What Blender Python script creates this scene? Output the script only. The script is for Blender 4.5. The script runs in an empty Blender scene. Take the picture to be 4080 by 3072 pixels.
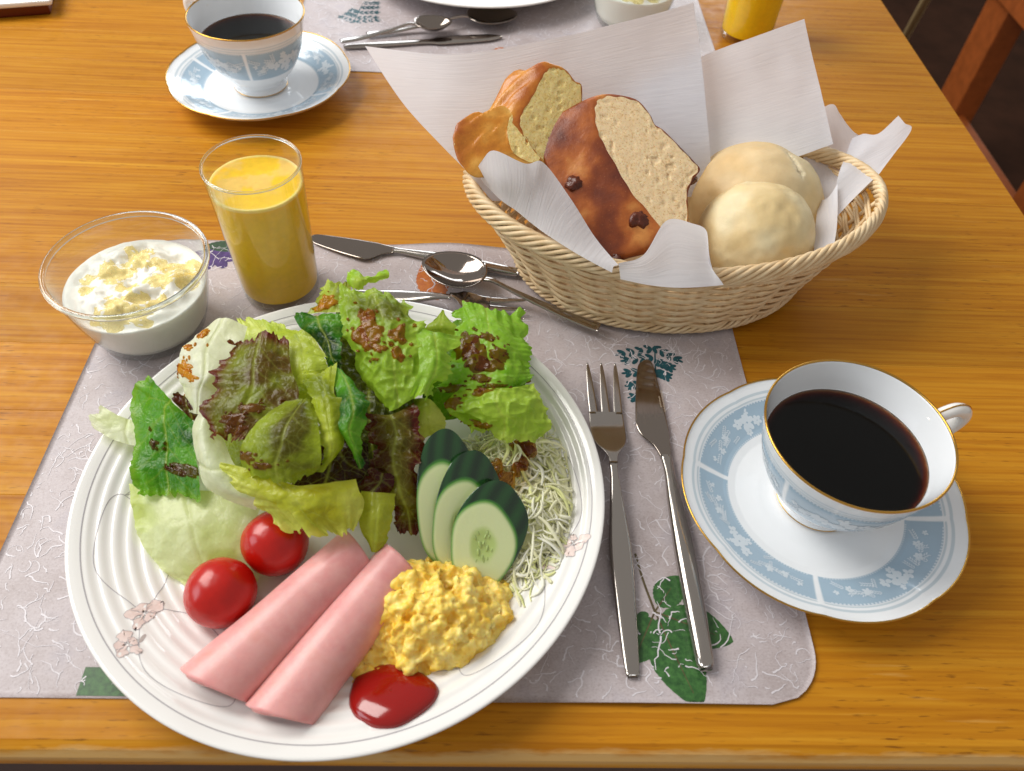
import bpy, math, random
import numpy as np
from mathutils import Matrix, Vector

# ------------------------------------------------------------------ camera, light, exposure
sc = bpy.context.scene
CM = 0.01                                   # everything below is measured in centimetres
CAM_F, CAM_H = 3097.5, 36.613
CR = np.array([0.99903, -0.00375, 0.04393]); CU = np.array([-0.02497, 0.77302, 0.63389]); CD = np.array([0.03633, 0.63437, -0.77218])
cam_d = bpy.data.cameras.new('camera'); cam = bpy.data.objects.new('camera', cam_d)
sc.collection.objects.link(cam); sc.camera = cam
cam_d.sensor_width = 36.0; cam_d.lens = 36.0 * CAM_F / 4080.0
cam_d.clip_start = 0.01; cam_d.clip_end = 60
cam.matrix_world = Matrix(((CR[0], CU[0], -CD[0], 0), (CR[1], CU[1], -CD[1], 0), (CR[2], CU[2], -CD[2], CAM_H * CM), (0, 0, 0, 1)))
cam_d.dof.use_dof = True; cam_d.dof.focus_distance = 0.46; cam_d.dof.aperture_fstop = 11.0

world = bpy.data.worlds.new('World'); sc.world = world; world.use_nodes = True
bg = world.node_tree.nodes['Background']
bg.inputs[0].default_value = (0.80, 0.76, 0.72, 1); bg.inputs[1].default_value = 0.50

def area(name, loc, target, sx, sy, power, col):
    d = bpy.data.lights.new(name, 'AREA'); d.shape = 'RECTANGLE'; d.size = sx; d.size_y = sy; d.energy = power; d.color = col
    o = bpy.data.objects.new(name, d); sc.collection.objects.link(o); o.location = loc
    o.rotation_euler = (Vector(target) - Vector(loc)).to_track_quat('-Z', 'Y').to_euler()
    return o
area('window_light', (-1.22, 0.92, 1.34), (0, 0.3, 0), 1.1, 1.1, 36, (1.0, 0.97, 0.92))
area('window_light_far', (0.15, 2.6, 0.75), (0, 0.3, 0), 1.5, 0.6, 16, (0.86, 0.93, 1.0))
area('window_light_side', (-2.1, -0.1, 0.9), (0, 0.3, 0), 0.9, 0.9, 10, (0.80, 0.90, 1.0))
sc.view_settings.view_transform = 'Standard'; sc.view_settings.look = 'None'
sc.view_settings.exposure = 0.0; sc.view_settings.gamma = 1.0; sc.view_settings.use_curve_mapping = False
sc.render.engine = 'CYCLES'
cy = sc.cycles
cy.max_bounces = 12; cy.transmission_bounces = 10; cy.glossy_bounces = 5; cy.diffuse_bounces = 4; cy.transparent_max_bounces = 12
cy.use_denoising = True; cy.sample_clamp_indirect = 6.0

# ------------------------------------------------------------------ helpers
rng = np.random.default_rng(7); random.seed(7)
def up(u, v, z):
    """world point (cm) at height z that was measured at photograph position (u, v)"""
    q = CD * CAM_F + CR * (u - 2040.0) - CU * (v - 1536.0)
    t = (z - CAM_H) / q[2]
    return np.array([0, 0, CAM_H]) + q * t
def lin(c):
    c = np.asarray(c, float) / 255.0
    return np.where(c <= 0.04045, c / 12.92, ((c + 0.055) / 1.055) ** 2.4)
def L4(c): return tuple(lin(c)) + (1.0,)
PERM = np.random.default_rng(3).permutation(256); PERM = np.concatenate([PERM, PERM, PERM])
RV = np.random.default_rng(4).uniform(-1, 1, 256)
def vnoise(x, y, z=0.0):
    x, y, z = np.broadcast_arrays(np.asarray(x, float), np.asarray(y, float), np.asarray(z, float))
    xi, yi, zi = np.floor(x).astype(int), np.floor(y).astype(int), np.floor(z).astype(int)
    f = [x - xi, y - yi, z - zi]; f = [t * t * t * (t * (t * 6 - 15) + 10) for t in f]
    xi &= 255; yi &= 255; zi &= 255
    out = 0
    for a in (0, 1):
        for b in (0, 1):
            for c in (0, 1):
                h = RV[PERM[PERM[PERM[(xi + a) & 255] + ((yi + b) & 255)] + ((zi + c) & 255)] & 255]
                out = out + h * (f[0] if a else 1 - f[0]) * (f[1] if b else 1 - f[1]) * (f[2] if c else 1 - f[2])
    return out
def fbm(x, y, z=0.0, o=4):
    s, a = 0, 1.0
    for k in range(o):
        s = s + a * vnoise(np.asarray(x) * 2 ** k + 17.3 * k, np.asarray(y) * 2 ** k + 5.1 * k, np.asarray(z) * 2 ** k + 9.7 * k); a *= 0.5
    return s
def sstep(a, b, x):
    t = np.clip((x - a) / (b - a), 0, 1); return t * t * (3 - 2 * t)

def tag(o, label=None, cat=None, group=None, kind=None):
    if label: o['label'] = label
    if cat: o['category'] = cat
    if group: o['group'] = group
    if kind: o['kind'] = kind
    return o
BASE = {}
def thing(name, label, cat, loc, group=None):
    o = bpy.data.objects.new(name, None); sc.collection.objects.link(o); o.empty_display_size = 0.01
    o.location = (loc[0] * CM, loc[1] * CM, loc[2] * CM); BASE[o.name] = np.array(loc, float)
    return tag(o, label, cat, group)
def mk(name, V, F, mat, parent=None, loc=None, smooth=True, col=None, root=None):
    """one mesh object; V in world centimetres"""
    V = np.asarray(V, float).reshape(-1, 3)
    if parent is not None: base = BASE[parent.name]
    elif loc is not None: base = np.array(loc, float)
    else: base = np.array([(V[:, 0].min() + V[:, 0].max()) / 2, (V[:, 1].min() + V[:, 1].max()) / 2, V[:, 2].min()])
    me = bpy.data.meshes.new(name)
    if isinstance(F, np.ndarray):
        nf, k = F.shape
        me.vertices.add(len(V)); me.vertices.foreach_set('co', ((V - base) * CM).astype(np.float32).ravel())
        me.loops.add(nf * k); me.loops.foreach_set('vertex_index', F.astype(np.int32).ravel())
        me.polygons.add(nf); me.polygons.foreach_set('loop_start', np.arange(0, nf * k, k, dtype=np.int32))
        me.update(calc_edges=True); me.validate()
    else:
        me.from_pydata(((V - base) * CM).tolist(), [], [list(map(int, f)) for f in F]); me.update()
    if smooth: me.polygons.foreach_set('use_smooth', np.ones(len(me.polygons), bool))
    if col is not None:
        c = np.ones((len(V), 4), np.float32); c[:, :3] = np.asarray(col).reshape(-1, 3)
        at = me.color_attributes.new('Col', 'FLOAT_COLOR', 'POINT'); at.data.foreach_set('color', c.ravel())
    me.materials.append(mat)
    o = bpy.data.objects.new(name, me); sc.collection.objects.link(o)
    if parent is None: o.location = tuple(base * CM)
    else: o.parent = parent
    BASE[o.name] = base
    return o
def subpart_base(o, parent):        # a part's children share its origin
    BASE[o.name] = BASE[parent.name]
def gridF(nu, nv, wrapu=False, wrapv=False):
    iu = np.arange(nu if wrapu else nu - 1); iv = np.arange(nv if wrapv else nv - 1)
    I, J = np.meshgrid(iu, iv, indexing='ij'); I2, J2 = (I + 1) % nu, (J + 1) % nv
    return np.stack([I * nv + J, I2 * nv + J, I2 * nv + J2, I * nv + J2], -1).reshape(-1, 4)
def catmull(P, n):
    P = np.asarray(P, float); m = len(P)
    if m == 2: 
        t = np.linspace(0, 1, n)[:, None].reshape((n,) + (1,) * (P.ndim - 1)); return P[0] * (1 - t) + P[1] * t
    E = np.concatenate([[2 * P[0] - P[1]], P, [2 * P[-1] - P[-2]]])
    t = np.linspace(0, m - 1, n); i = np.minimum(t.astype(int), m - 2); f = (t - i).reshape((n,) + (1,) * (P.ndim - 1))
    a, b, c, d = E[i], E[i + 1], E[i + 2], E[i + 3]
    return 0.5 * (2 * b + (c - a) * f + (2 * a - 5 * b + 4 * c - d) * f ** 2 + (3 * b - a - 3 * c + d) * f ** 3)
def tensor(net, nu, nv):
    g = catmull(np.asarray(net, float), nu); return np.swapaxes(catmull(np.swapaxes(g, 0, 1), nv), 0, 1)
def normals(G):
    du = np.gradient(G, axis=0); dv = np.gradient(G, axis=1); n = np.cross(dv, du)
    n /= np.linalg.norm(n, axis=-1, keepdims=True) + 1e-9
    if n[..., 2].mean() < 0: n = -n
    return n
def lathe(prof, n=96, c=(0, 0, 0), closed=False, radial=None, flip=False):
    """profile of (r, z); returns V, F (rings along the profile)"""
    prof = np.asarray(prof, float); th = np.arange(n) * 2 * np.pi / n
    r = prof[:, 0][:, None] * np.ones(n)
    if radial is not None: r = r * radial(prof[:, 0][:, None], th[None, :])
    V = np.stack([c[0] + r * np.cos(th), c[1] + r * np.sin(th), c[2] + prof[:, 1][:, None] + 0 * th], -1)
    F = gridF(len(prof), n, wrapu=closed, wrapv=True)
    return V, (F[:, ::-1] if flip else F)
def smoothprof(P, n): return catmull(np.asarray(P, float), n)
def tube(path, rad, k=6, cap=True):
    path = np.asarray(path, float); n = len(path); rad = np.broadcast_to(np.asarray(rad, float), (n,))
    T = np.gradient(path, axis=0); T /= np.linalg.norm(T, axis=1, keepdims=True) + 1e-12
    up_ = np.array([0, 0, 1.0]) if abs(T[0, 2]) < 0.9 else np.array([1.0, 0, 0])
    N = np.cross(T[0], up_); N /= np.linalg.norm(N); Ns = [N]
    for i in range(1, n):
        N = Ns[-1] - T[i] * np.dot(Ns[-1], T[i]); N /= np.linalg.norm(N) + 1e-12; Ns.append(N)
    Ns = np.array(Ns); B = np.cross(T, Ns); a = np.arange(k) * 2 * np.pi / k
    V = path[:, None] + rad[:, None, None] * (np.cos(a)[None, :, None] * Ns[:, None] + np.sin(a)[None, :, None] * B[:, None])
    return V.reshape(-1, 3), gridF(n, k, wrapv=True)
class Bag:
    def __init__(s): s.V, s.F, s.C, s.n = [], [], [], 0
    def add(s, V, F, col=None):
        V = np.asarray(V).reshape(-1, 3); s.V.append(V); s.F.append(np.asarray(F) + s.n); s.n += len(V)
        if col is not None: s.C.append(np.broadcast_to(np.asarray(col, float), (len(V), 3)))
    def build(s, name, mat, parent=None, **k):
        return mk(name, np.concatenate(s.V), np.concatenate(s.F), mat, parent, col=np.concatenate(s.C) if s.C else None, **k)
def fan(poly, mapf):
    """flat printed shape: closed 2-D polygon laid on a surface"""
    c = poly.mean(0); P = np.concatenate([[c], poly]); n = len(poly)
    F = np.stack([np.zeros(n, int), 1 + np.arange(n), 1 + (np.arange(n) + 1) % n, 1 + (np.arange(n) + 1) % n], 1)[:, :3]
    return mapf(P[:, 0], P[:, 1]), F
def ribbon2(path, w, mapf):
    path = np.asarray(path, float); T = np.gradient(path, axis=0); T /= np.linalg.norm(T, axis=1, keepdims=True) + 1e-9
    N = np.stack([-T[:, 1], T[:, 0]], 1); w = np.broadcast_to(np.asarray(w, float), (len(path),))[:, None]
    A, B = path + N * w / 2, path - N * w / 2
    n = len(path); V = np.concatenate([mapf(A[:, 0], A[:, 1]), mapf(B[:, 0], B[:, 1])])
    i = np.arange(n - 1); F = np.stack([i, i + 1, n + i + 1, n + i], 1)
    F = np.concatenate([F[:, [0, 1, 2]], F[:, [0, 2, 3]]])
    return V, F
def ell(cx, cy_, a, b, ang=0, n=12):
    t = np.arange(n) * 2 * np.pi / n; x, y = a * np.cos(t), b * np.sin(t)
    return np.stack([cx + x * math.cos(ang) - y * math.sin(ang), cy_ + x * math.sin(ang) + y * math.cos(ang)], 1)

# ------------------------------------------------------------------ materials
class NT:
    def __init__(s, name):
        s.m = bpy.data.materials.new(name); s.m.use_nodes = True; s.t = s.m.node_tree; s.t.nodes.clear()
        s.out = s.n('ShaderNodeOutputMaterial'); s.tc = s.n('ShaderNodeTexCoord')
        s.pos = s.map(s.tc.outputs['Object'], (100, 100, 100))       # centimetres
    def n(s, t, **k):
        x = s.t.nodes.new(t)
        for a, b in k.items(): setattr(x, a, b)
        return x
    def link(s, a, b): s.t.links.new(a, b)
    def set(s, inp, v):
        if hasattr(v, 'is_linked') or hasattr(v, 'links'): s.link(v, inp)
        else: inp.default_value = v
    def map(s, vec, scale, loc=None):
        m = s.n('ShaderNodeMapping'); s.link(vec, m.inputs[0]); m.inputs['Scale'].default_value = scale
        if loc is not None: s.set(m.inputs['Location'], loc)
        return m.outputs[0]
    def noise(s, scale, detail=4, rough=0.55, vec=None, dist=0.0):
        x = s.n('ShaderNodeTexNoise'); s.link(vec if vec is not None else s.pos, x.inputs['Vector'])
        x.inputs['Scale'].default_value = scale; x.inputs['Detail'].default_value = detail; x.inputs['Roughness'].default_value = rough
        x.inputs['Distortion'].default_value = dist
        return x.outputs['Fac']
    def voro(s, scale, feature='DISTANCE_TO_EDGE', vec=None):
        x = s.n('ShaderNodeTexVoronoi', feature=feature); s.link(vec if vec is not None else s.pos, x.inputs['Vector']); x.inputs['Scale'].default_value = scale
        return x.outputs['Distance']
    def ramp(s, fac, stops, interp='LINEAR'):
        r = s.n('ShaderNodeValToRGB'); s.link(fac, r.inputs[0]); r.color_ramp.interpolation = interp
        e = r.color_ramp.elements
        while len(e) < len(stops): e.new(0.5)
        for k, (p, c) in enumerate(stops):
            e[k].position = p; e[k].color = c if len(c) == 4 else L4(c)
        return r.outputs[0]
    def mrange(s, v, a, b, c=0.0, d=1.0):
        m = s.n('ShaderNodeMapRange'); s.link(v, m.inputs[0])
        for i, q in enumerate((a, b, c, d)): m.inputs[i + 1].default_value = q
        return m.outputs[0]
    def mix(s, fac, a, b, mode='MIX'):
        m = s.n('ShaderNodeMix', data_type='RGBA', blend_type=mode)
        s.set(m.inputs['Factor'], fac); s.set(m.inputs['A'], a); s.set(m.inputs['B'], b); return m.outputs['Result']
    def math(s, op, a, b=0.0):
        m = s.n('ShaderNodeMath', operation=op); s.set(m.inputs[0], a); s.set(m.inputs[1], b); return m.outputs[0]
    def attr(s): return s.n('ShaderNodeVertexColor', layer_name='Col').outputs['Color']
    def bump(s, h, strength=0.3, dist=0.05):
        b = s.n('ShaderNodeBump'); s.link(h, b.inputs['Height']); b.inputs['Strength'].default_value = strength; b.inputs['Distance'].default_value = dist * CM
        return b.outputs[0]
    def bsdf(s, **k):
        p = s.n('ShaderNodeBsdfPrincipled')
        for a, v in k.items(): s.set(p.inputs[a.replace('_', ' ')], v)
        s.p = p; return p
    def done(s, shader=None):
        s.link((shader or s.p).outputs[0], s.out.inputs['Surface']); return s.m

def m_wood(name='wood_table', dark=1.0):
    t = NT(name); oi = t.n('ShaderNodeObjectInfo')
    rnd = t.n('ShaderNodeCombineXYZ'); t.link(t.math('MULTIPLY', oi.outputs['Random'], 400), rnd.inputs[0]); t.link(t.math('MULTIPLY', oi.outputs['Random'], 37), rnd.inputs[1])
    geo = t.n('ShaderNodeNewGeometry'); pos = t.map(geo.outputs['Position'], (100, 100, 100))
    add = t.n('ShaderNodeVectorMath', operation='ADD'); t.link(pos, add.inputs[0]); t.link(rnd.outputs[0], add.inputs[1]); P = add.outputs[0]
    grain = t.noise(1.0, 5, 0.6, t.map(P, (0.055, 1.5, 1.5)), 0.8)
    fine = t.noise(1.0, 4, 0.6, t.map(P, (0.22, 5, 5)))
    rings = t.n('ShaderNodeTexWave', wave_type='BANDS', bands_direction='Y'); t.link(t.map(P, (0.02, 1.0, 1.0)), rings.inputs['Vector'])
    for k_, v_ in (('Scale', 0.75), ('Distortion', 3.0), ('Detail', 2.0), ('Detail Scale', 0.6)): rings.inputs[k_].default_value = v_
    c = t.ramp(grain, [(0.25, (166, 101, 15)), (0.5, (191, 127, 25)), (0.75, (206, 147, 39))])
    c = t.mix(t.mrange(rings.outputs['Fac'], 0.5, 1.0, 0, 0.17), c, L4((138, 66, 10)))
    c = t.mix(t.mrange(fine, 0.54, 0.8, 0, 0.27), c, L4((130, 66, 12)))
    # short dark flecks along the grain, worn patches
    dash = t.noise(1.0, 2, 0.5, t.map(P, (0.8, 6, 6)))
    wear = t.noise(0.09, 3, 0.6, P)
    c = t.mix(t.math('MULTIPLY', t.mrange(dash, 0.60, 0.74, 0, 1), t.mrange(wear, 0.44, 0.64, 0.05, 0.75)), c, L4((96, 52, 16)))
    pale = t.noise(1.0, 3, 0.6, t.map(P, (0.16, 2.6, 2.6), (50, 3, 0)))
    c = t.mix(t.math('MULTIPLY', t.mrange(pale, 0.62, 0.75, 0, 1), t.mrange(wear, 0.5, 0.66, 0.0, 0.5)), c, L4((214, 168, 96)))
    tone = t.mrange(oi.outputs['Random'], 0, 1, 0.86, 1.08)
    c = t.mix(1.0, c, t.math('MULTIPLY', tone, dark), 'MULTIPLY')
    # the varnish is worn through along the front edge: pale bare wood
    sep = t.n('ShaderNodeSeparateXYZ'); t.link(pos, sep.inputs[0])
    en = t.noise(0.9, 4, 0.65, t.map(pos, (0.25, 1.2, 1.2)))
    edge = t.mrange(t.math('ADD', sep.outputs[1], t.math('MULTIPLY', en, -1.1)), 8.55, 8.85, 1, 0)
    top = t.mrange(sep.outputs[2], -0.75, -0.35, 0, 1)
    c = t.mix(t.math('MULTIPLY', t.math('MULTIPLY', edge, top), 0.8), c, L4((206, 170, 112)))
    h = t.math('ADD', t.math('MULTIPLY', grain, 0.6), t.math('MULTIPLY', fine, 0.5))
    t.bsdf(Base_Color=c, Roughness=t.mrange(t.noise(0.8, 3, 0.6, P), 0.3, 0.7, 0.34, 0.56), Normal=t.bump(h, 0.25, 0.03))
    t.p.inputs['Specular IOR Level'].default_value = 0.15
    return t.done()
def m_simple(name, col, rough=0.5, metal=0.0, spec=0.5, bump=None, coat=0.0, sss=0.0, sssr=(1, 0.4, 0.2), scale=0.003, var=0.0, vs=1.5):
    t = NT(name)
    c = t.attr() if col == 'Col' else L4(col)
    if var:
        c = t.mix(t.mrange(t.noise(vs, 4), 0.3, 0.7, 0, 1), c, t.mix(1.0, c, (1 - var, 1 - var, 1 - var * 1.1, 1), 'MULTIPLY'))
    t.bsdf(Base_Color=c, Roughness=rough, Metallic=metal)
    t.p.inputs['Specular IOR Level'].default_value = spec; t.p.inputs['Coat Weight'].default_value = coat; t.p.inputs['Coat Roughness'].default_value = 0.06
    if sss:
        t.p.inputs['Subsurface Weight'].default_value = sss; t.p.inputs['Subsurface Radius'].default_value = sssr; t.p.inputs['Subsurface Scale'].default_value = scale
    if bump: t.link(t.bump(t.noise(bump[0], 4), bump[1], bump[2]), t.p.inputs['Normal'])
    return t.done()
def m_glass(name='clear_glass', col=(1, 1, 1, 1)):
    t = NT(name); lw = t.n('ShaderNodeLayerWeight'); lw.inputs['Blend'].default_value = 0.5
    fr = t.math('ADD', 0.035, t.math('MULTIPLY', t.math('POWER', lw.outputs['Facing'], 4.5), 0.75))
    tr = t.n('ShaderNodeBsdfTransparent'); t.link(t.ramp(lw.outputs['Facing'], [(0.0, (0.975, 0.985, 0.98, 1)), (0.7, (0.93, 0.95, 0.945, 1)), (0.99, (0.5, 0.55, 0.54, 1))]), tr.inputs[0])
    gl = t.n('ShaderNodeBsdfGlossy'); gl.inputs['Roughness'].default_value = 0.02; gl.inputs['Color'].default_value = (1, 1, 1, 1)
    mx = t.n('ShaderNodeMixShader'); t.link(fr, mx.inputs[0]); t.link(tr.outputs[0], mx.inputs[1]); t.link(gl.outputs[0], mx.inputs[2])
    return t.done(mx)
def m_leaf(name='lettuce_leaf', vs=0.15, bs=0.28, trans=0.46, var=0.25):
    t = NT(name); c = t.attr()
    warp = t.n('ShaderNodeTexNoise'); t.link(t.pos, warp.inputs['Vector']); warp.inputs['Scale'].default_value = 1.5
    wv = t.n('ShaderNodeVectorMath', operation='ADD'); t.link(t.pos, wv.inputs[0])
    sc_ = t.n('ShaderNodeVectorMath', operation='SCALE'); t.link(warp.outputs['Color'], sc_.inputs[0]); sc_.inputs['Scale'].default_value = 0.5; t.link(sc_.outputs[0], wv.inputs[1])
    v1 = t.voro(1.5, vec=wv.outputs[0]); v2 = t.voro(4.0, vec=wv.outputs[0])
    veins = t.math('MAXIMUM', t.mrange(v1, 0.0, 0.045, 1, 0), t.math('MULTIPLY', t.mrange(v2, 0.0, 0.06, 1, 0), 0.45))
    nz = t.noise(2.2, 4)
    c = t.mix(t.mrange(nz, 0.35, 0.7, 0, var), c, t.mix(1.0, c, (0.55, 0.62, 0.45, 1), 'MULTIPLY'))
    c = t.mix(t.math('MULTIPLY', veins, vs), c, L4((196, 208, 120)))
    h = t.math('ADD', t.math('MULTIPLY', t.mrange(v1, 0, 0.25, 0, 1), 0.7), t.math('MULTIPLY', t.mrange(v2, 0, 0.2, 0, 1), 0.4))
    nb = t.bump(h, bs, 0.07)
    t.bsdf(Base_Color=c, Roughness=0.25, Normal=nb); t.p.inputs['Specular IOR Level'].default_value = 0.36
    tr = t.n('ShaderNodeBsdfTranslucent'); t.link(t.mix(1.0, c, (1.0, 1.05, 0.55, 1), 'MULTIPLY'), tr.inputs[0]); t.link(nb, tr.inputs['Normal'])
    mx = t.n('ShaderNodeMixShader'); mx.inputs[0].default_value = trans; t.link(t.p.outputs[0], mx.inputs[1]); t.link(tr.outputs[0], mx.inputs[2])
    return t.done(mx)
def m_paper():
    t = NT('crepe_paper'); uv = t.n('ShaderNodeVertexColor', layer_name='Col').outputs['Color']
    wav = t.noise(1.0, 3, 0.6, t.map(uv, (1, 1, 1)))
    w = t.noise(1.0, 2, 0.5, t.map(uv, (4.0, 62, 1)), 0.4)
    nb = t.bump(t.math('ADD', w, t.math('MULTIPLY', wav, 0.3)), 0.5, 0.06)
    c = t.mix(t.mrange(w, 0.4, 0.65, 0, 0.25), L4((241, 242, 248)), L4((224, 225, 234)))
    t.bsdf(Base_Color=c, Roughness=0.7, Normal=nb); t.p.inputs['Specular IOR Level'].default_value = 0.25
    tr = t.n('ShaderNodeBsdfTranslucent'); tr.inputs[0].default_value = L4((240, 240, 247)); t.link(nb, tr.inputs['Normal'])
    mx = t.n('ShaderNodeMixShader'); mx.inputs[0].default_value = 0.42; t.link(t.p.outputs[0], mx.inputs[1]); t.link(tr.outputs[0], mx.inputs[2])
    return t.done(mx)
def m_mat():
    t = NT('placemat_laminate'); a = t.noise(0.35, 4); f = t.noise(1.0, 3, 0.6, t.map(t.pos, (5, 16, 1)), 1.2); g = t.noise(9, 3)
    c = t.ramp(a, [(0.35, (176, 164, 164)), (0.55, (190, 180, 182)), (0.7, (176, 168, 174))])
    c = t.mix(t.mrange(f, 0.45, 0.7, 0, 0.55), c, L4((206, 198, 200)))
    c = t.mix(t.mrange(g, 0.5, 0.72, 0, 0.35), c, L4((132, 114, 110)))
    t.bsdf(Base_Color=c, Roughness=0.42, Normal=t.bump(t.math('ADD', f, g), 0.25, 0.02)); t.p.inputs['Specular IOR Level'].default_value = 0.4
    return t.done()
def m_print(name, c1, c2, rough=0.45):
    t = NT(name); c = t.mix(t.mrange(t.noise(3.5, 5, 0.7), 0.35, 0.68), L4(c1), L4(c2)); t.bsdf(Base_Color=c, Roughness=rough); return t.done()
def m_steel(name='stainless_steel', col=(176, 170, 164), rough=0.14):
    t = NT(name); s = t.noise(1.0, 3, 0.6, t.map(t.pos, (14, 0.8, 14))); v = t.noise(0.6, 2)
    t.bsdf(Base_Color=L4(col), Metallic=1.0, Roughness=t.math('ADD', t.mrange(v, 0.3, 0.7, rough * 0.7, rough * 1.3), t.mrange(s, 0.4, 0.7, 0, 0.06)), Normal=t.bump(s, 0.05, 0.01))
    return t.done()
def m_crumb(name, c1, c2, c3):
    t = NT(name); n1 = t.noise(3.2, 5, 0.65); v = t.voro(3.4, 'F1', t.map(t.pos, (1, 1, 1)))
    n2 = t.noise(8, 4, 0.7)
    c = t.mix(t.mrange(n1, 0.35, 0.7), L4(c1), L4(c2)); c = t.mix(t.mrange(n2, 0.53, 0.63, 0, 0.7), c, L4(c3))
    h = t.math('ADD', t.math('MULTIPLY', n2, -1.0), t.math('MULTIPLY', v, 0.3))
    t.bsdf(Base_Color=c, Roughness=0.85, Normal=t.bump(h, 0.45, 0.06)); t.p.inputs['Specular IOR Level'].default_value = 0.15
    t.p.inputs['Subsurface Weight'].default_value = 0.25; t.p.inputs['Subsurface Scale'].default_value = 0.003; t.p.inputs['Subsurface Radius'].default_value = (1, 0.6, 0.3)
    return t.done()
def m_crust(name, stops, rough=0.4):
    t = NT(name); a = t.noise(0.32, 3, 0.5); b = t.noise(5, 4, 0.65); sp = t.voro(5.5, 'F1')
    c = t.ramp(a, stops); c = t.mix(t.mrange(b, 0.5, 0.8, 0, 0.25), c, L4((92, 38, 14)))
    c = t.mix(t.mrange(sp, 0.0, 0.15, 0.55, 0), c, L4((222, 160, 92)))
    t.bsdf(Base_Color=c, Roughness=rough, Normal=t.bump(t.math('ADD', b, t.math('MULTIPLY', a, 1.5)), 0.4, 0.06)); return t.done()

WOOD = m_wood(); GLASS = m_glass(); RIMG = NT('thick_glass'); RIMG.bsdf(Base_Color=(0.93, 0.96, 0.95, 1), Roughness=0.0, IOR=1.46); RIMG.p.inputs['Transmission Weight'].default_value = 1.0; RIMG = RIMG.done(); LEAF = m_leaf(); ICE = m_leaf('iceberg_leaf', 0.06, 0.16, 0.42, 0.18); PAPER = m_paper(); MAT = m_mat(); STEEL = m_steel(); STEEL2 = m_steel('polished_steel', (150, 140, 132), 0.07)
PORC = m_simple('white_porcelain', (242, 241, 238), 0.13, coat=0.4)
CHINA = m_simple('painted_china', 'Col', 0.12, coat=0.4)
CHWHITE = m_simple('white_enamel_print', (216, 226, 234), 0.2)
GOLD = m_simple('gold_rim', (206, 158, 72), 0.2, metal=1.0)
VINE = m_simple('grey_printed_line', (176, 172, 176), 0.2)
PETAL = m_print('pink_printed_petal', (238, 222, 216), (230, 206, 198), 0.2)
PETALB = m_print('grey_printed_bract', (168, 158, 154), (190, 176, 170), 0.2)
FIBRE = m_simple('white_paper_fibre', (218, 213, 218), 0.4)
LEAFPRINT = m_print('green_leaf_print', (30, 72, 30), (66, 116, 54)); LEAFDARK = m_print('dark_leaf_print', (18, 46, 20), (40, 78, 40))
TEAL = m_print('teal_fern_print', (10, 62, 72), (24, 88, 98)); ORANGE = m_print('orange_leaf_print', (176, 84, 8), (200, 118, 30)); PURPLE = m_print('purple_flower_print', (44, 16, 82), (84, 52, 124))
STEM = m_print('brown_stem_print', (72, 58, 34), (104, 92, 60))
JUICE = m_simple('orange_juice', 'Col', 0.32, sss=0.35, sssr=(1, 0.5, 0.1), scale=0.006, var=0.1, vs=2.5)
YOG = m_simple('yogurt', (240, 238, 228), 0.3, sss=0.4, sssr=(1, 0.9, 0.8), scale=0.004, bump=(5, 0.3, 0.05))
def m_film(name, col, tint, fac, rough):
    t = NT(name); c = t.attr() if col == 'Col' else L4(col); n = t.noise(3.0, 3)
    t.bsdf(Base_Color=c, Roughness=rough, Normal=t.bump(t.noise(4, 3), 0.35, 0.05)); t.p.inputs['Specular IOR Level'].default_value = 0.5
    tr = t.n('ShaderNodeBsdfTransparent'); tr.inputs[0].default_value = tint
    mx = t.n('ShaderNodeMixShader'); t.link(t.mrange(n, 0.3, 0.7, fac - .18, fac + .18), mx.inputs[0]); t.link(t.p.outputs[0], mx.inputs[1]); t.link(tr.outputs[0], mx.inputs[2])
    return t.done(mx)
HONEY = m_film('honey', (248, 228, 160), (0.98, 0.92, 0.66, 1), 0.76, 0.08)
TOMATO = m_simple('tomato_skin', (196, 20, 5), 0.26, coat=0.08, var=0.22, vs=0.7, sss=0.2, sssr=(1, 0.15, 0.05), scale=0.003, bump=(0.9, 0.12, 0.06))
KETCH = m_simple('ketchup', (146, 9, 3), 0.14, coat=0.3, bump=(1.0, 0.1, 0.1))
def m_ham():
    t = NT('ham'); n1 = t.noise(0.7, 4); n2 = t.noise(5, 4, 0.6)
    c = t.ramp(n1, [(0.3, (222, 148, 146)), (0.55, (232, 166, 162)), (0.75, (226, 154, 144))]); c = t.mix(t.mrange(n2, 0.5, 0.8, 0, 0.22), c, L4((240, 194, 184)))
    t.bsdf(Base_Color=c, Roughness=0.34, Normal=t.bump(t.noise(2.5, 4), 0.2, 0.04)); t.p.inputs['Subsurface Weight'].default_value = 0.4
    t.p.inputs['Subsurface Radius'].default_value = (1, 0.3, 0.2); t.p.inputs['Subsurface Scale'].default_value = 0.004
    return t.done()
HAM = m_ham()
def m_egg():
    t = NT('scrambled_egg'); a = t.noise(0.9, 4, 0.6); b = t.noise(4, 4, 0.6)
    c = t.ramp(a, [(0.3, (254, 231, 144)), (0.5, (253, 216, 98)), (0.68, (248, 195, 46))]); c = t.mix(t.mrange(b, 0.55, 0.8, 0, 0.5), c, L4((252, 232, 160)))
    t.bsdf(Base_Color=c, Roughness=0.36, Normal=t.bump(t.noise(9, 4, 0.6), 0.35, 0.05)); t.p.inputs['Subsurface Weight'].default_value = 0.35
    t.p.inputs['Subsurface Radius'].default_value = (1, 0.6, 0.15); t.p.inputs['Subsurface Scale'].default_value = 0.004
    return t.done()
EGG = m_egg()
PEEL = m_simple('cucumber_peel', 'Col', 0.2, coat=0.6, bump=(2, 0.3, 0.06)); CUCF = m_simple('cucumber_flesh', 'Col', 0.3, coat=0.25, sss=0.3, sssr=(0.8, 1, 0.4), scale=0.003, bump=(6, 0.2, 0.04))
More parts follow.
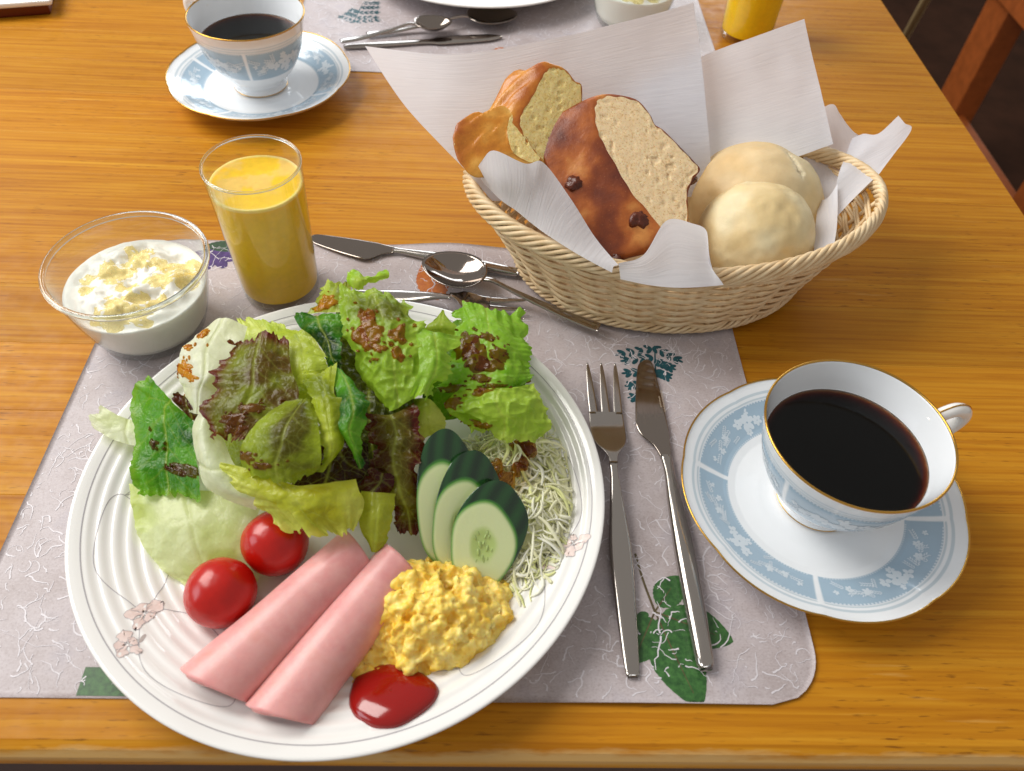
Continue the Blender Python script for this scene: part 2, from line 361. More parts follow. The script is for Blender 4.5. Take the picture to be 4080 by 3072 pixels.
SEED = m_simple('cucumber_seed', (172, 194, 116), 0.25, coat=0.3)
CABB = m_simple('shredded_cabbage', 'Col', 0.45, spec=0.3, sss=0.25, sssr=(1, 1, .6), scale=0.004)
DRESS = m_film('salad_dressing', 'Col', (0.82, 0.56, 0.20, 1), 0.58, 0.12)
def m_wick():
    t = NT('rattan'); n = t.noise(1.2, 4); n2 = t.noise(6, 3)
    c = t.mix(t.mrange(n, 0.35, 0.7), L4((236, 212, 172)), L4((220, 186, 138))); c = t.mix(t.mrange(n2, 0.55, 0.8, 0, 0.5), c, L4((238, 220, 184)))
    t.bsdf(Base_Color=c, Roughness=0.5, Normal=t.bump(n2, 0.3, 0.03)); return t.done()
WICK = m_wick()
CRUST = m_crust('dark_bread_crust', [(0.34, (96, 40, 26)), (0.46, (136, 64, 26)), (0.56, (176, 96, 38)), (0.68, (220, 152, 78))])
CRUSTG = m_crust('golden_bread_crust', [(0.34, (164, 84, 20)), (0.48, (204, 130, 38)), (0.6, (228, 170, 78)), (0.7, (244, 214, 150))], 0.32)
CRUMB = m_crumb('bread_crumb', (248, 224, 182), (240, 208, 160), (204, 158, 98)); CRUMBY = m_crumb('yellow_bread_crumb', (252, 230, 164), (246, 216, 136), (214, 170, 84))
ROLLM = m_simple('pale_roll_crust', 'Col', 0.55, sss=0.15, sssr=(1, 0.7, 0.4), scale=0.003, bump=(7, 0.35, 0.04), var=0.12, vs=0.8)
RAISIN = m_simple('raisin', (92, 38, 18), 0.3, bump=(4, 0.6, 0.1))
CHAIRW = m_simple('chair_wood', (170, 88, 36), 0.4, var=0.3, vs=0.5); FLOORM = m_simple('floor_boards', (66, 40, 26), 0.8, spec=0.1, var=0.4, vs=0.12); PALEPOLE = m_simple('pale_pole', (196, 170, 120), 0.5)
SHADOWRED = m_simple('painted_shadow_red', (92, 22, 10), 0.3)  # dark red for the painted shadow below the tray top
def m_coffee():
    t = NT('black_coffee'); t.bsdf(Base_Color=(1, 1, 1, 1), Roughness=0.0, IOR=1.33); t.p.inputs['Transmission Weight'].default_value = 1.0
    a = t.n('ShaderNodeVolumeAbsorption'); a.inputs['Color'].default_value = (0.76, 0.40, 0.05, 1); a.inputs['Density'].default_value = 950
    t.link(a.outputs[0], t.out.inputs['Volume']); return t.done()
COFFEE = m_coffee()

# ------------------------------------------------------------------ floor and table
mk('floor', [(-120, -20, -72), (420, -20, -72), (420, 520, -72), (-120, 520, -72)], [(0, 1, 2, 3)], FLOORM, smooth=False)['kind'] = 'structure'
TX0, TX1 = -95.0, 42.05
table = thing('dining_table', 'varnished pine dining table with worn front edge under the breakfast', 'table', (0, 60, -72))
def plank(y0, y1, front=False):
    b = 0.03; h = 3.2
    if front: prof = [(y0 + 2.2, -h), (y0 + 2.2, -1.3), (y0 + .12, -1.25), (y0, -1.05), (y0, -0.75), (y0 + 0.1, -0.4), (y0 + 0.35, -0.14), (y0 + 0.75, 0), (y1 - b, 0), (y1, -b * 0.35), (y1, -h)]
    else: prof = [(y0, -h), (y0, -b * 0.35), (y0 + b, 0), (y1 - b, 0), (y1, -b * 0.35), (y1, -h)]
    n = len(prof); V = [(TX0, y, z) for y, z in prof] + [(TX1 - 0.35, y, z) for y, z in prof] + [(TX1, y, min(z, -0.35)) for y, z in prof]
    F = [(i, i + 1, n + i + 1, n + i) for i in range(n - 1)] + [(n + i, n + i + 1, 2 * n + i + 1, 2 * n + i) for i in range(n - 1)]
    F += [tuple(2 * n + i for i in range(n))[::-1], tuple(range(n)), (0, n, 2 * n, 3 * n - 1, 2 * n - 1, n - 1)]
    mk('plank', V, F, WOOD, table, smooth=False)
ys = [8.86]
while ys[-1] < 122: ys.append(ys[-1] + random.choice([5.2, 6.1, 6.8, 5.6]))
for i in range(len(ys) - 1): plank(ys[i] + 0.004, ys[i + 1] - 0.004, i == 0)
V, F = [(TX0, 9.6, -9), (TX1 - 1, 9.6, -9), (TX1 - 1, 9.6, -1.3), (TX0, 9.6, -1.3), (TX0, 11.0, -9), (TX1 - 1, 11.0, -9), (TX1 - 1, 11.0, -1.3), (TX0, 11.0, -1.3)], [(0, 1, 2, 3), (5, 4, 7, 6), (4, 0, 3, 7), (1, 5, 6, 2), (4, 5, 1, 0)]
mk('apron', V, F, m_simple('shade_dark_wood', (70, 34, 16), 0.5, var=.3), table, smooth=False)['label'] = 'apron board under the table edge, shade put into its dark colour'  # dark colour stands in for the shade on the table front
for x, y in ((36, 14), (36, 112), (-88, 14), (-88, 112)):
    V, F = tube([(x, y, -72), (x, y, -40), (x, y, -3.3)], [2.6, 3.0, 3.4], 12); mk('table_leg', V, F, WOOD, table)

# ------------------------------------------------------------------ chair and pole beyond the table
chair = thing('wooden_chair', 'brown wooden chair standing beyond the right table edge', 'chair', (104, 158, -72))
def boxv(x0, x1, y0, y1, z0, z1):
    V = [(x0, y0, z0), (x1, y0, z0), (x1, y1, z0), (x0, y1, z0), (x0, y0, z1), (x1, y0, z1), (x1, y1, z1), (x0, y1, z1)]
    return V, [(0, 3, 2, 1), (4, 5, 6, 7), (0, 1, 5, 4), (1, 2, 6, 5), (2, 3, 7, 6), (3, 0, 4, 7)]
def box(name, x0, x1, y0, y1, z0, z1, mat, parent):
    V, F = boxv(x0, x1, y0, y1, z0, z1); o = mk(name, V, F, mat, parent, smooth=False)
    bv = o.modifiers.new('bevel', 'BEVEL'); bv.width = 0.003; bv.segments = 2; return o
px, py = 103.6, 157.0
for dx, dy, z1 in ((0, 0, -31), (0, -40, -31), (42, 0, 15), (42, -40, 15)): box('leg', px + dx, px + dx + 5.0, py + dy, py + dy + 9, -72, z1, CHAIRW, chair)
box('seat', px - 2, px + 47, py - 42, py + 10, -31, -27, CHAIRW, chair)
for z in (-8, 2, 11): box('back_rail', px + 42.8, px + 44.6, py - 31, py, z, z + 5, CHAIRW, chair)
box('stretcher', px + .5, px + 2.6, py - 31, py, -58, -55, CHAIRW, chair)
A, B = up(3600, 160, -71.8), up(3700, -20, -45); V, F = tube([A, (A + B) / 2, B, B + (B - A) * 0.6], [1.1, 1.1, 1.1, 1.1], 10)
tag(mk('floor_pole', V, F, PALEPOLE, loc=A), 'thin pale wooden pole leaning in the dark behind the table', 'pole')

# ------------------------------------------------------------------ placemats
MX0, MX1, MY0, MY1 = -24.05, 16.27, 11.32, 42.54
def rounded(x0, x1, y0, y1, r, n=10):
    P = []
    for cx, cy_, a0 in ((x1 - r, y0 + r, -90), (x1 - r, y1 - r, 0), (x0 + r, y1 - r, 90), (x0 + r, y0 + r, 180)):
        for k in range(n + 1):
            a = math.radians(a0 + 90 * k / n); P.append((cx + r * math.cos(a), cy_ + r * math.sin(a)))
    return np.array(P)
def placemat(label, flip, dx, dy):
    root = thing('placemat', label, 'placemat', ((MX0 + MX1) / 2 + dx, (MY0 + MY1) / 2 + dy, 0), 'placemats')
    cx, cy_ = (MX0 + MX1) / 2, (MY0 + MY1) / 2
    def W(x, y, off):
        x, y = np.asarray(x, float), np.asarray(y, float)
        z = 0.07 + 0.42 * np.exp(-((x + 2.5) / 3.4) ** 2) * sstep(39.6, 42.4, y) + 0.18 * np.exp(-((x - 8) / 6) ** 2) * sstep(14.0, 11.3, y) + off
        z = z + 0.12 * np.exp(-((x - 16.3) / 3) ** 2) * (0.5 + 0.5 * np.sin(y * 0.5))
        X, Y = (2 * cx - x, 2 * cy_ - y) if flip else (x, y)
        return np.stack([X + dx, Y + dy, z], -1)
    # sheet as rows of a grid clipped to the rounded outline
    nx, ny, r = 120, 96, 2.6
    ty = np.linspace(0, 1, ny); Y = MY0 + (MY1 - MY0) * ty
    d = np.minimum(Y - MY0, MY1 - Y); ins = np.where(d < r, r - np.sqrt(np.maximum(r * r - (r - d) ** 2, 0)), 0)
    tx = np.linspace(0, 1, nx); X = (MX0 + ins)[:, None] + ((MX1 - MX0) - 2 * ins)[:, None] * tx[None]
    top = W(X, Y[:, None] + 0 * X, 0.0); bot = top.copy(); bot[..., 2] -= 0.06
    V = np.concatenate([top.reshape(-1, 3), bot.reshape(-1, 3)]); F = gridF(ny, nx); N = ny * nx
    ring = [(0, j) for j in range(nx)] + [(i, nx - 1) for i in range(1, ny)] + [(ny - 1, j) for j in range(nx - 2, -1, -1)] + [(i, 0) for i in range(ny - 2, 0, -1)]
    ring = np.array([i * nx + j for i, j in ring]); r2 = np.roll(ring, -1)
    F = np.concatenate([F, F[:, ::-1] + N, np.stack([ring, ring + N, r2 + N, r2], 1)])
    mk('sheet', V, F, MAT, root)
    def inside(x, y):
        if not (MX0 + .1 < x < MX1 - .1 and MY0 + .1 < y < MY1 - .1): return False
        ax, ay = min(x - MX0, MX1 - x), min(y - MY0, MY1 - y)
        return not (ax < r and ay < r and (r - ax) ** 2 + (r - ay) ** 2 > (r - .1) ** 2)
    b = Bag(); g = np.random.default_rng(11)
    for k in range(3000):
        x, y = g.uniform(MX0, MX1), g.uniform(MY0, MY1); a = g.uniform(0, 6.3); L = g.gamma(2.2, 0.33); n = 7; P = [(x, y)]
        for i in range(n): a += g.normal(0, 0.45); P.append((P[-1][0] + L / n * math.cos(a), P[-1][1] + L / n * math.sin(a)))
        if not all(inside(*q) for q in P): continue
        w = np.linspace(1, 0.35, n + 1) * g.uniform(0.03, 0.10)
        b.add(*ribbon2(P, w, lambda u, v: W(u, v, 0.0130 + .00003 * (k % 200))))
    mk_f = b.build('fibre_print', FIBRE, root); mk_f['kind'] = 'stuff'
    def leafpoly(bx, by, ang, L, wd, n=26, ser=0.05):
        t = np.linspace(0, 1, n); half = wd * np.sin(np.pi * t ** 0.85) ** 0.8
        h = half + ser * np.abs(np.sin(t * 40)) * (half > .05)
        w = np.linspace(-1, 1, 9)[None]; xs = (t * L)[:, None] + 0 * w; yy = h[:, None] * w
        c, s = math.cos(ang), math.sin(ang); return np.stack([bx + xs * c - yy * s, by + xs * s + yy * c], -1)
    def clip(poly): return np.stack([np.clip(poly[:, 0], MX0 + .05, MX1 - .05), np.clip(poly[:, 1], MY0 + .05, MY1 - .05)], 1)
    cnt = [0]
    def pr(name, polys, mat, off=0.006):
        q = Bag()
        for p in polys:
            cnt[0] += 1; of = off + .00012 * (cnt[0] % 30); p = np.asarray(p)
            if p.ndim == 3: x_, y_ = np.clip(p[..., 0], MX0 + .05, MX1 - .05), np.clip(p[..., 1], MY0 + .05, MY1 - .05); g4 = gridF(*p.shape[:2]); q.add(W(x_, y_, of), np.concatenate([g4[:, [0, 1, 2]], g4[:, [0, 2, 3]]]))
            else: q.add(*fan(clip(p), lambda u, v: W(u, v, of)))
        return q.build(name, mat, root)
    # leaf spray at the right, fern above, orange leaf and purple flower at the back, green leaf at the front left
    c0 = (8.75, 15.75)
    for a, L, wd in ((-118, 2.6, 0.95), (-72, 4.6, 1.25), (-22, 3.6, 1.05), (52, 2.1, 0.72), (-160, 0.7, .2)):
        a = math.radians(a); pr('printed_leaf', [leafpoly(c0[0] + .35 * math.cos(a), c0[1] + .35 * math.sin(a), a, L, wd)], LEAFPRINT)
    q = Bag(); q.add(*ribbon2(catmull([(8.1, 18.9), (8.35, 17.4), c0], 12), 0.12, lambda u, v: W(u, v, .0115)))
    for a, L in ((-118, 2.2), (-72, 4.2), (-22, 3.1), (52, 1.6)):
        a = math.radians(a); q.add(*ribbon2([(c0[0], c0[1]), (c0[0] + L * .5 * math.cos(a), c0[1] + L * .5 * math.sin(a)), (c0[0] + L * math.cos(a), c0[1] + L * math.sin(a))], [.09, .06, .03], lambda u, v: W(u, v, .0115)))
    q.build('printed_stem', STEM, root)
    fern = []
    for (bx, by, a, L) in ((10.75, 33.5, -35, 2.0), (10.75, 33.4, 195, 2.4), (10.7, 32.6, 190, 2.0), (10.8, 32.3, -30, 1.2), (10.6, 31.5, 188, 1.9), (10.7, 31.4, -28, .9), (10.5, 30.4, 186, 1.7), (10.4, 29.4, 184, 1.5)):
        a = math.radians(a)
        for k in range(4):
            t = (k + .5) / 4
            for sgn in (1, -1): fern.append(ell(bx + L * t * math.cos(a) + .16 * sgn * math.sin(a), by + L * t * math.sin(a) - .16 * sgn * math.cos(a), .30, .15, a - sgn * .7, 9))
        fern.append(ell(bx + L * math.cos(a), by + L * math.sin(a), .2, .1, a, 9))
    pr('printed_fern', fern + [ell(10.7, 31.6, 2.1, .06, math.radians(84), 10)], TEAL)
    pr('printed_leaf', [leafpoly(-3.2, 37.2, math.radians(105), 3.9, 1.0, ser=.12)], ORANGE)
    pr('printed_flower', [ell(-18.7 + .8 * math.cos(t), 40.7 + .55 * math.sin(t), .75, .42, t, 12) for t in np.arange(7) * .9], PURPLE)
    pr('printed_leaf', [leafpoly(-19.6, 41.9, 0.02, 3.4, .55)], LEAFDARK)
    pr('printed_leaf', [np.stack(np.meshgrid(np.linspace(-17.9, -12.8, 12), np.linspace(11.42, 12.7, 6), indexing='ij'), -1)], LEAFPRINT)
    return root
placemat('mottled mauve paper-look placemat with pressed leaf print under the salad plate', False, 0, 0)
placemat('mottled mauve placemat across the table under the far plate', True, 5.2, 54.7)

# ------------------------------------------------------------------ dinner plates
PC = np.array([-6.98, 21.61]); PZ = 0.08
def plate_z(r):
    r = np.asarray(r, float)
    z = np.interp(r, [0, 7.2, 8.2, 9.2, 10.4, 11.6, 12.6, 13.1, 13.37], [0.42, 0.42, 0.52, 0.76, 1.16, 1.62, 2.0, 2.17, 2.2])
    rib = sstep(7.6, 8.4, r) * sstep(12.75, 12.4, r)
    return PZ + z + 0.03 * rib * np.sin(r * 2 * np.pi / 0.62)
def petal(o, a, s, j):
    L_ = s * (.62 + .22 * math.sin(j * 2.3 + o[0])); w_ = s * (.30 + .08 * math.cos(j * 1.7)); t = np.linspace(0, 1, 10)
    h = w_ * np.sin(np.pi * t ** 1.3) + .05 * np.sin(t * 14 + j); x_ = np.concatenate([t, t[::-1]]) * L_ * 1.15 + .05; y_ = np.concatenate([h, -h[::-1]])
    return np.stack([o[0] + x_ * math.cos(a) - y_ * math.sin(a), o[1] + x_ * math.sin(a) + y_ * math.cos(a)], 1)
def plate(name, c, label, group):
    root = thing(name, label, 'plate', (c[0], c[1], PZ), group)
    r = np.concatenate([np.linspace(0.02, 7.2, 12), np.linspace(7.35, 12.9, 150), [13.05, 13.2]])
    top = np.stack([r, plate_z(r) - PZ], 1)
    prof = np.concatenate([top, [(13.32, 2.21), (13.37, 2.15), (13.34, 2.05), (13.1, 1.92), (11.5, 1.3), (9.5, .5), (8.4, .18), (8.2, 0.0), (7.8, 0.0), (7.6, .12), (0.02, .12)]])
    V, F = lathe(prof, 220, (c[0], c[1], PZ)); mk('body', V, F, PORC, root)
    def Wp(x, y):
        rr = np.hypot(x, y); return np.stack([c[0] + x, c[1] + y, plate_z(rr) + 0.012], -1)
    t = np.linspace(0, 2 * np.pi, 200)
    for rad in (12.72,):
        q = Bag(); q.add(*ribbon2(np.stack([rad * np.cos(t), rad * np.sin(t)], 1), 0.05, Wp)); q.build('printed_line', VINE, root)
    q = Bag()
    for k in range(3):
        a0 = math.radians(218 + 120 * k)
        def pol(rr, da): return np.array([rr * np.cos(a0 + da), rr * np.sin(a0 + da)]).T
        # looping tendrils left and right of a pair of flowers
        for sg in (1, -1):
            q.add(*ribbon2(catmull([pol(11.0, 0), pol(12.2, -.25 * sg), pol(11.9, -.52 * sg), pol(11.2, -.60 * sg), pol(9.3, -.38 * sg), pol(9.3, -.15 * sg), pol(10.6, 0)], 60), .035, Wp))
            q.add(*ribbon2(catmull([pol(11.2, -.60 * sg), pol(9.6, -.72 * sg), pol(8.2, -.66 * sg)], 20), .035, Wp))
            q.add(*ribbon2(catmull([pol(11.2, -.60 * sg), pol(10.0, -.86 * sg), pol(9.7, -.98 * sg)], 30), .035, Wp))
        for (rr, da, s) in ((10.9, .02, 1.0), (12.1, .12, .85)):
            o = pol(rr, da); pet = Bag(); brc = Bag()
            for j in range(5): 
                aa = a0 + j * 1.256 + rr; pet.add(*fan(petal(o, aa, s, j), lambda u, v, j=j: Wp(u, v) + np.array([0, 0, .003 + .0012 * j])))
                q.add(*ribbon2(petal(o, aa, s, j), .016, lambda u, v, j=j: Wp(u, v) + np.array([0, 0, .0115 + .0011 * j])))
            pet.build('printed_flower', PETAL, root); brc.add(*fan(ell(o[0] - .75 * s * math.cos(a0), o[1] - .75 * s * math.sin(a0), .22, .1, a0 + .6, 10), Wp)); brc.build('printed_bract', PETALB, root)
    q.build('printed_vine', VINE, root)
    return root
plate('dinner_plate', PC, 'white ribbed dinner plate holding salad, ham and scrambled egg', 'dinner plates')
plate('dinner_plate', np.array([-1.5, 88.0]), 'white plate edge cut off at the top, on the far placemat', 'dinner plates')

# ------------------------------------------------------------------ cups and saucers
SR = 7.5
def saucer_z(r): return np.interp(r, [0, 2.6, 2.9, 4.3, 5.0, 6.0, 6.8, 7.2, 7.5], [0.42, 0.42, 0.5, 0.58, 0.76, 1.18, 1.56, 1.72, 1.86])
WHITE = lin((240, 243, 246)); BAND = lin((164, 188, 206)); BANDL = lin((200, 212, 220))
def flowers(b, mapf, L, H, seed, v0=0.0):
    """white floral spray in a panel of length L (s from -L/2 to L/2) and height H"""
    g = np.random.default_rng(seed)
    def flower(s, v, R, n=6):
        for j in range(n):
            a = j * 2 * np.pi / n + g.uniform(0, 1); b.add(*fan(ell(s + R * .6 * math.cos(a), v + R * .6 * math.sin(a), R * .52, R * .36, a, 9), mapf))
    def sprig(s, v, a, R):
        for j in range(5):
            for sg in (1, -1): b.add(*fan(ell(s + j * R * .5 * math.cos(a) + sg * R * .25 * math.sin(a), v + j * R * .5 * math.sin(a) - sg * R * .25 * math.cos(a), R * .36, R * .12, a - sg * .6, 7), mapf))
    flower(0, v0, H * .27, 7); flower(H * .38, v0 + H * .1, H * .17); flower(-H * .4, v0 - H * .06, H * .17); flower(.12 * H, v0 - .3 * H, H * .13); flower(-.1 * H, v0 + .32 * H, H * .12)
    for sg in (1, -1):
        for k, (f, R) in enumerate(((.22, .13), (.31, .12), (.40, .085))):
            flower(sg * f * L, v0 - .10 * H * (k % 2) * 1.5 + .04 * H, H * R, 5)
        for f in (.16, .2, .26, .35):
            sprig(sg * f * L, v0 + g.uniform(-.18, .18) * H, g.uniform(-.6, .6) + (0 if sg > 0 else math.pi), H * .16)
            sprig(sg * f * L * .8, v0 + g.uniform(-.3, .3) * H, g.uniform(-1.4, 1.4) + (0 if sg > 0 else math.pi), H * .14)
def saucer(c, rot, label):
    root = thing('saucer', label, 'saucer', (c[0], c[1], 0), 'saucers')
    def scal(r, th):
        k = sstep(5.2, 7.5, r); u = ((th - rot) / (np.pi / 4)) % 1.0
        return 1 + k * (0.017 * np.abs(np.sin(np.pi * u)) ** 0.7 - 0.012)
    rs = np.concatenate([np.linspace(.02, 4.2, 14), np.linspace(4.3, 7.3, 60), [7.4, 7.46]])
    prof = np.concatenate([np.stack([rs, saucer_z(rs)], 1), [(7.5, 1.87), (7.52, 1.83), (7.48, 1.76), (7.0, 1.45), (5.4, .68), (4.4, .32), (4.2, 0), (3.9, 0), (3.8, .2), (.02, .2)]])
    n = 360; V, F = lathe(prof, n, (c[0], c[1], 0.004), radial=scal)
    r = prof[:, 0][:, None] + np.zeros(n); th = (np.arange(n) * 2 * np.pi / n)[None] + 0 * r; idx = np.arange(len(prof))[:, None] + 0 * th
    col = np.broadcast_to(WHITE, r.shape + (3,)).copy()
    ph = ((th - rot + np.pi / 4) % (np.pi / 2)) - np.pi / 4
    stripe = np.abs(ph * r) < .16; band = (r > 4.75) & (r < 6.45) & (idx < len(rs))
    col[band & ~stripe] = BAND
    col[(r > 6.5) & (r < 6.62) & (idx < len(rs)) & ~stripe] = BANDL; col[(r > 6.75) & (r < 6.9) & (idx < len(rs))] = BANDL
    mk('body', V, F, CHINA, root, col=col)
    b = Bag()
    for k in range(4):
        th0 = rot + np.pi / 4 + k * np.pi / 2
        mp = lambda s, rr, th0=th0: np.stack([c[0] + rr * np.cos(th0 + s / 5.6), c[1] + rr * np.sin(th0 + s / 5.6), saucer_z(rr) + .014], -1)
        flowers(b, mp, 5.6 * np.pi / 2, 1.7, 20 + k, 5.6)
        for s in np.linspace(-3.9, 3.9, 46): b.add(*fan(ell(s, 6.43, .06, .06, 0, 6), mp)); b.add(*fan(ell(s, 4.78, .05, .05, 0, 6), mp))
    b.build('flower_print', CHWHITE, root)
    t = np.arange(241) * 2 * np.pi / 240; rr = 7.5 * scal(np.array(7.5), t)
    V, F = tube(np.stack([c[0] + rr * np.cos(t), c[1] + rr * np.sin(t), 1.868 + 0 * t], 1), .052, 8); mk('gold_rim', V, F, GOLD, root)
    return root
def cup(c, rot, label, hang):
    root = thing('coffee_cup', label, 'cup', (c[0], c[1], 0.43), 'coffee cups')
    outer = smoothprof([(2.2, .5), (2.22, .75), (2.1, 1.0), (2.35, 1.35), (3.1, 2.2), (3.75, 3.4), (4.15, 4.6), (4.42, 5.7), (4.62, 6.55)], 70)
    inner = smoothprof([(4.52, 6.58), (4.3, 5.7), (4.02, 4.6), (3.6, 3.4), (2.95, 2.3), (2.1, 1.6), (.8, 1.38), (.02, 1.36)], 50)
    prof = np.concatenate([[(.02, .75), (1.9, .7), (2.05, .46)], outer, [(4.6, 6.62)], inner]); n = 200
    V, F = lathe(prof, n, (c[0], c[1], 0), flip=True)
    r = prof[:, 0][:, None] + np.zeros(n); z = prof[:, 1][:, None] + 0 * r; th = (np.arange(n) * 2 * np.pi / n)[None] + 0 * r; idx = np.arange(len(prof))[:, None] + 0 * r
    col = np.broadcast_to(WHITE, r.shape + (3,)).copy(); isout = (idx >= 3) & (idx < 73)
    ph = ((th - rot + np.pi / 4) % (np.pi / 2)) - np.pi / 4; stripe = np.abs(ph * r) < .14
    col[isout & (z > 2.75) & (z < 5.35) & ~stripe] = BAND; col[isout & (z > 5.5) & (z < 5.62)] = BANDL; col[isout & (z > 5.75) & (z < 5.87)] = BANDL
    mk('body', V, F, CHINA, root, col=col)
    b = Bag()
    for k in range(4):
        th0 = rot + np.pi / 4 + k * np.pi / 2
        def mp(s, zz, th0=th0):
            rr = np.interp(zz, outer[:, 1], outer[:, 0]) + .014; return np.stack([c[0] + rr * np.cos(th0 + s / 4.0), c[1] + rr * np.sin(th0 + s / 4.0), zz], -1)
        flowers(b, mp, 4.0 * np.pi / 2, 2.3, 40 + k, 4.0)
        for s in np.linspace(-2.8, 2.8, 34): b.add(*fan(ell(s, 5.33, .06, .07, 0, 6), mp))
    b.build('flower_print', CHWHITE, root)
    for nm, rr, zz, w in (('gold_rim', 4.57, 6.6, .065), ('gold_foot_line', 2.19, .56, .05)):
        t = np.arange(145) * 2 * np.pi / 144; V, F = tube(np.stack([c[0] + rr * np.cos(t), c[1] + rr * np.sin(t), zz + 0 * t], 1), w, 8); mk(nm, V, F, GOLD, root)
    d = np.array([math.cos(hang), math.sin(hang), 0]); e = np.array([0, 0, 1.0]); o = np.array([c[0], c[1], 0])
    P = [o + d * a + e * h for a, h in ((4.56, 5.75), (5.0, 6.1), (5.9, 6.25), (6.7, 5.7), (6.65, 4.8), (5.8, 3.9), (4.8, 3.3), (3.82, 3.1))]
    P = catmull(P, 40); V, F = tube(P, np.interp(np.linspace(0, 1, 40), [0, .25, .5, 1], [.34, .36, .42, .26]), 12); hd = mk('handle', V, F, PORC, root)
    side = np.cross(d, e); Q = P + (np.gradient(P, axis=0) * 0) ; Tn = np.gradient(P, axis=0); Tn /= np.linalg.norm(Tn, axis=1, keepdims=True); Nn = np.cross(Tn, side)
    rad = np.interp(np.linspace(0, 1, 40), [0, .25, .5, 1], [.34, .36, .42, .26])[:, None]
    V, F = tube((P - Nn * rad * 1.0)[3:-4], .045, 6); mk('gold_line', V, F, GOLD, hd)
    return root
def coffee(c, label, zl):
    inner = smoothprof([(4.52, 6.58), (4.3, 5.7), (4.02, 4.6), (3.6, 3.4), (2.95, 2.3), (2.1, 1.6), (.8, 1.38), (.02, 1.36)], 80)
    rl = np.interp(zl, inner[::-1, 1], inner[::-1, 0]); pr_ = [(r + .012, z - .012) for r, z in inner if z < zl - .05]
    prof = [(.0005, zl), (rl * .5, zl), (rl - .25, zl), (rl - .08, zl + .012), (rl + .01, zl + .06)] + pr_
    V, F = lathe(prof, 128, (c[0], c[1], 0)); tag(mk('black_coffee', V, F, COFFEE, loc=(c[0], c[1], 1.36)), label, 'coffee', 'cups of coffee')
SA, SB = (18.2, 22.1), (-19.6, 62.3)
saucer(SA, math.radians(166), 'gold-rimmed saucer with grey-blue floral band at right of the cutlery')
cup((18.42, 22.35), math.radians(-58), 'gold-rimmed cup of coffee with blue floral band at the right front', math.radians(17))
coffee((18.42, 22.35), 'black coffee filling the near cup at right', 4.75)
saucer(SB, math.radians(160), 'gold-rimmed saucer with floral band at the back left of the table')
cup((-19.75, 62.5), math.radians(-84), 'far coffee cup with grey floral band at the top left', math.radians(148))
coffee((-19.75, 62.5), 'black coffee in the far cup at top left', 4.6)

# ------------------------------------------------------------------ juice glasses and yogurt bowls
def torus(c, R_, z, rx, rz, n=96, k=12):
    th = (np.arange(n) * 2 * np.pi / n)[:, None]; a = (np.arange(k) * 2 * np.pi / k)[None]; r = R_ + rx * np.cos(a)
    return np.stack([c[0] + r * np.cos(th), c[1] + r * np.sin(th), z + rz * np.sin(a) + 0 * th], -1).reshape(-1, 3), gridF(n, k, wrapu=True, wrapv=True)
def juice_glass(c, label, jlabel, jl):
    outer = [(2.2, .0), (2.42, .12), (2.47, .5), (2.52, 2), (2.62, 5), (2.72, 7.6), (2.82, 9.5)]
    prof = [(.02, .25), (1.8, .2), (1.95, .0)] + outer + [(2.84, 9.6), (2.82, 9.68), (2.77, 9.66), (2.75, 9.5), (2.66, 7.6), (2.56, 5), (2.46, 2), (2.41, 1.0), (2.25, .6), (1.2, .42), (.02, .4)]
    V, F = lathe(prof, 96, (c[0], c[1], .085), flip=True); root = thing('juice_glass', label, 'glass', (c[0], c[1], .085), 'juice glasses'); mk('body', V, F, GLASS, root)
    V, F = torus(c, 2.76, 9.70, .085, .095); mk('rim', V, F, RIMG, root)
    inner = np.array([(2.75, 9.5), (2.66, 7.6), (2.56, 5), (2.46, 2), (2.41, 1.0), (2.25, .6), (1.2, .42), (.02, .4)])
    rl = np.interp(jl, inner[::-1, 1], inner[::-1, 0]); pr_ = [(r + .015, z - .012) for r, z in inner if z < jl]
    body = catmull([(rl + .015, jl)] + pr_, 40); rs = np.linspace(0.02, rl, 26); prof = np.concatenate([np.stack([rs, jl + .05 * (rs / rl) ** 8], 1), body]); n = 72
    V, F = lathe(prof, n, (c[0], c[1], .085))
    X = V[..., 0] - c[0]; Y = V[..., 1] - c[1]; col = np.broadcast_to(lin((254, 204, 24)), V.shape).copy()
    top = np.arange(len(prof)) < 26; f = fbm(X * .6 + 3, Y * .6, 1.0)
    V[top, :, 2] += (0.03 * f)[top]
    foam = sstep(.05, .55, f)[..., None] * np.array(top)[:, None, None]; col = col * (1 - .55 * foam) + lin((236, 200, 130)) * .55 * foam
    ring = ((np.arange(len(prof)) > 23) & (np.arange(len(prof)) < 28))[:, None, None] * .8; col = col * (1 - ring) + lin((250, 226, 140)) * ring
    tag(mk('orange_juice', V, F, JUICE, loc=(c[0], c[1], .69), col=col), jlabel, 'juice', 'glasses of orange juice')
juice_glass((-13.6, 38.05), 'straight clear glass of orange juice beside the yogurt bowl', 'cloudy orange juice in the near glass at left', 8.3)
juice_glass((25.0, 75.6), 'clear juice glass cut off at the top edge behind the bread basket', 'orange juice in the far glass at the top', 8.3)
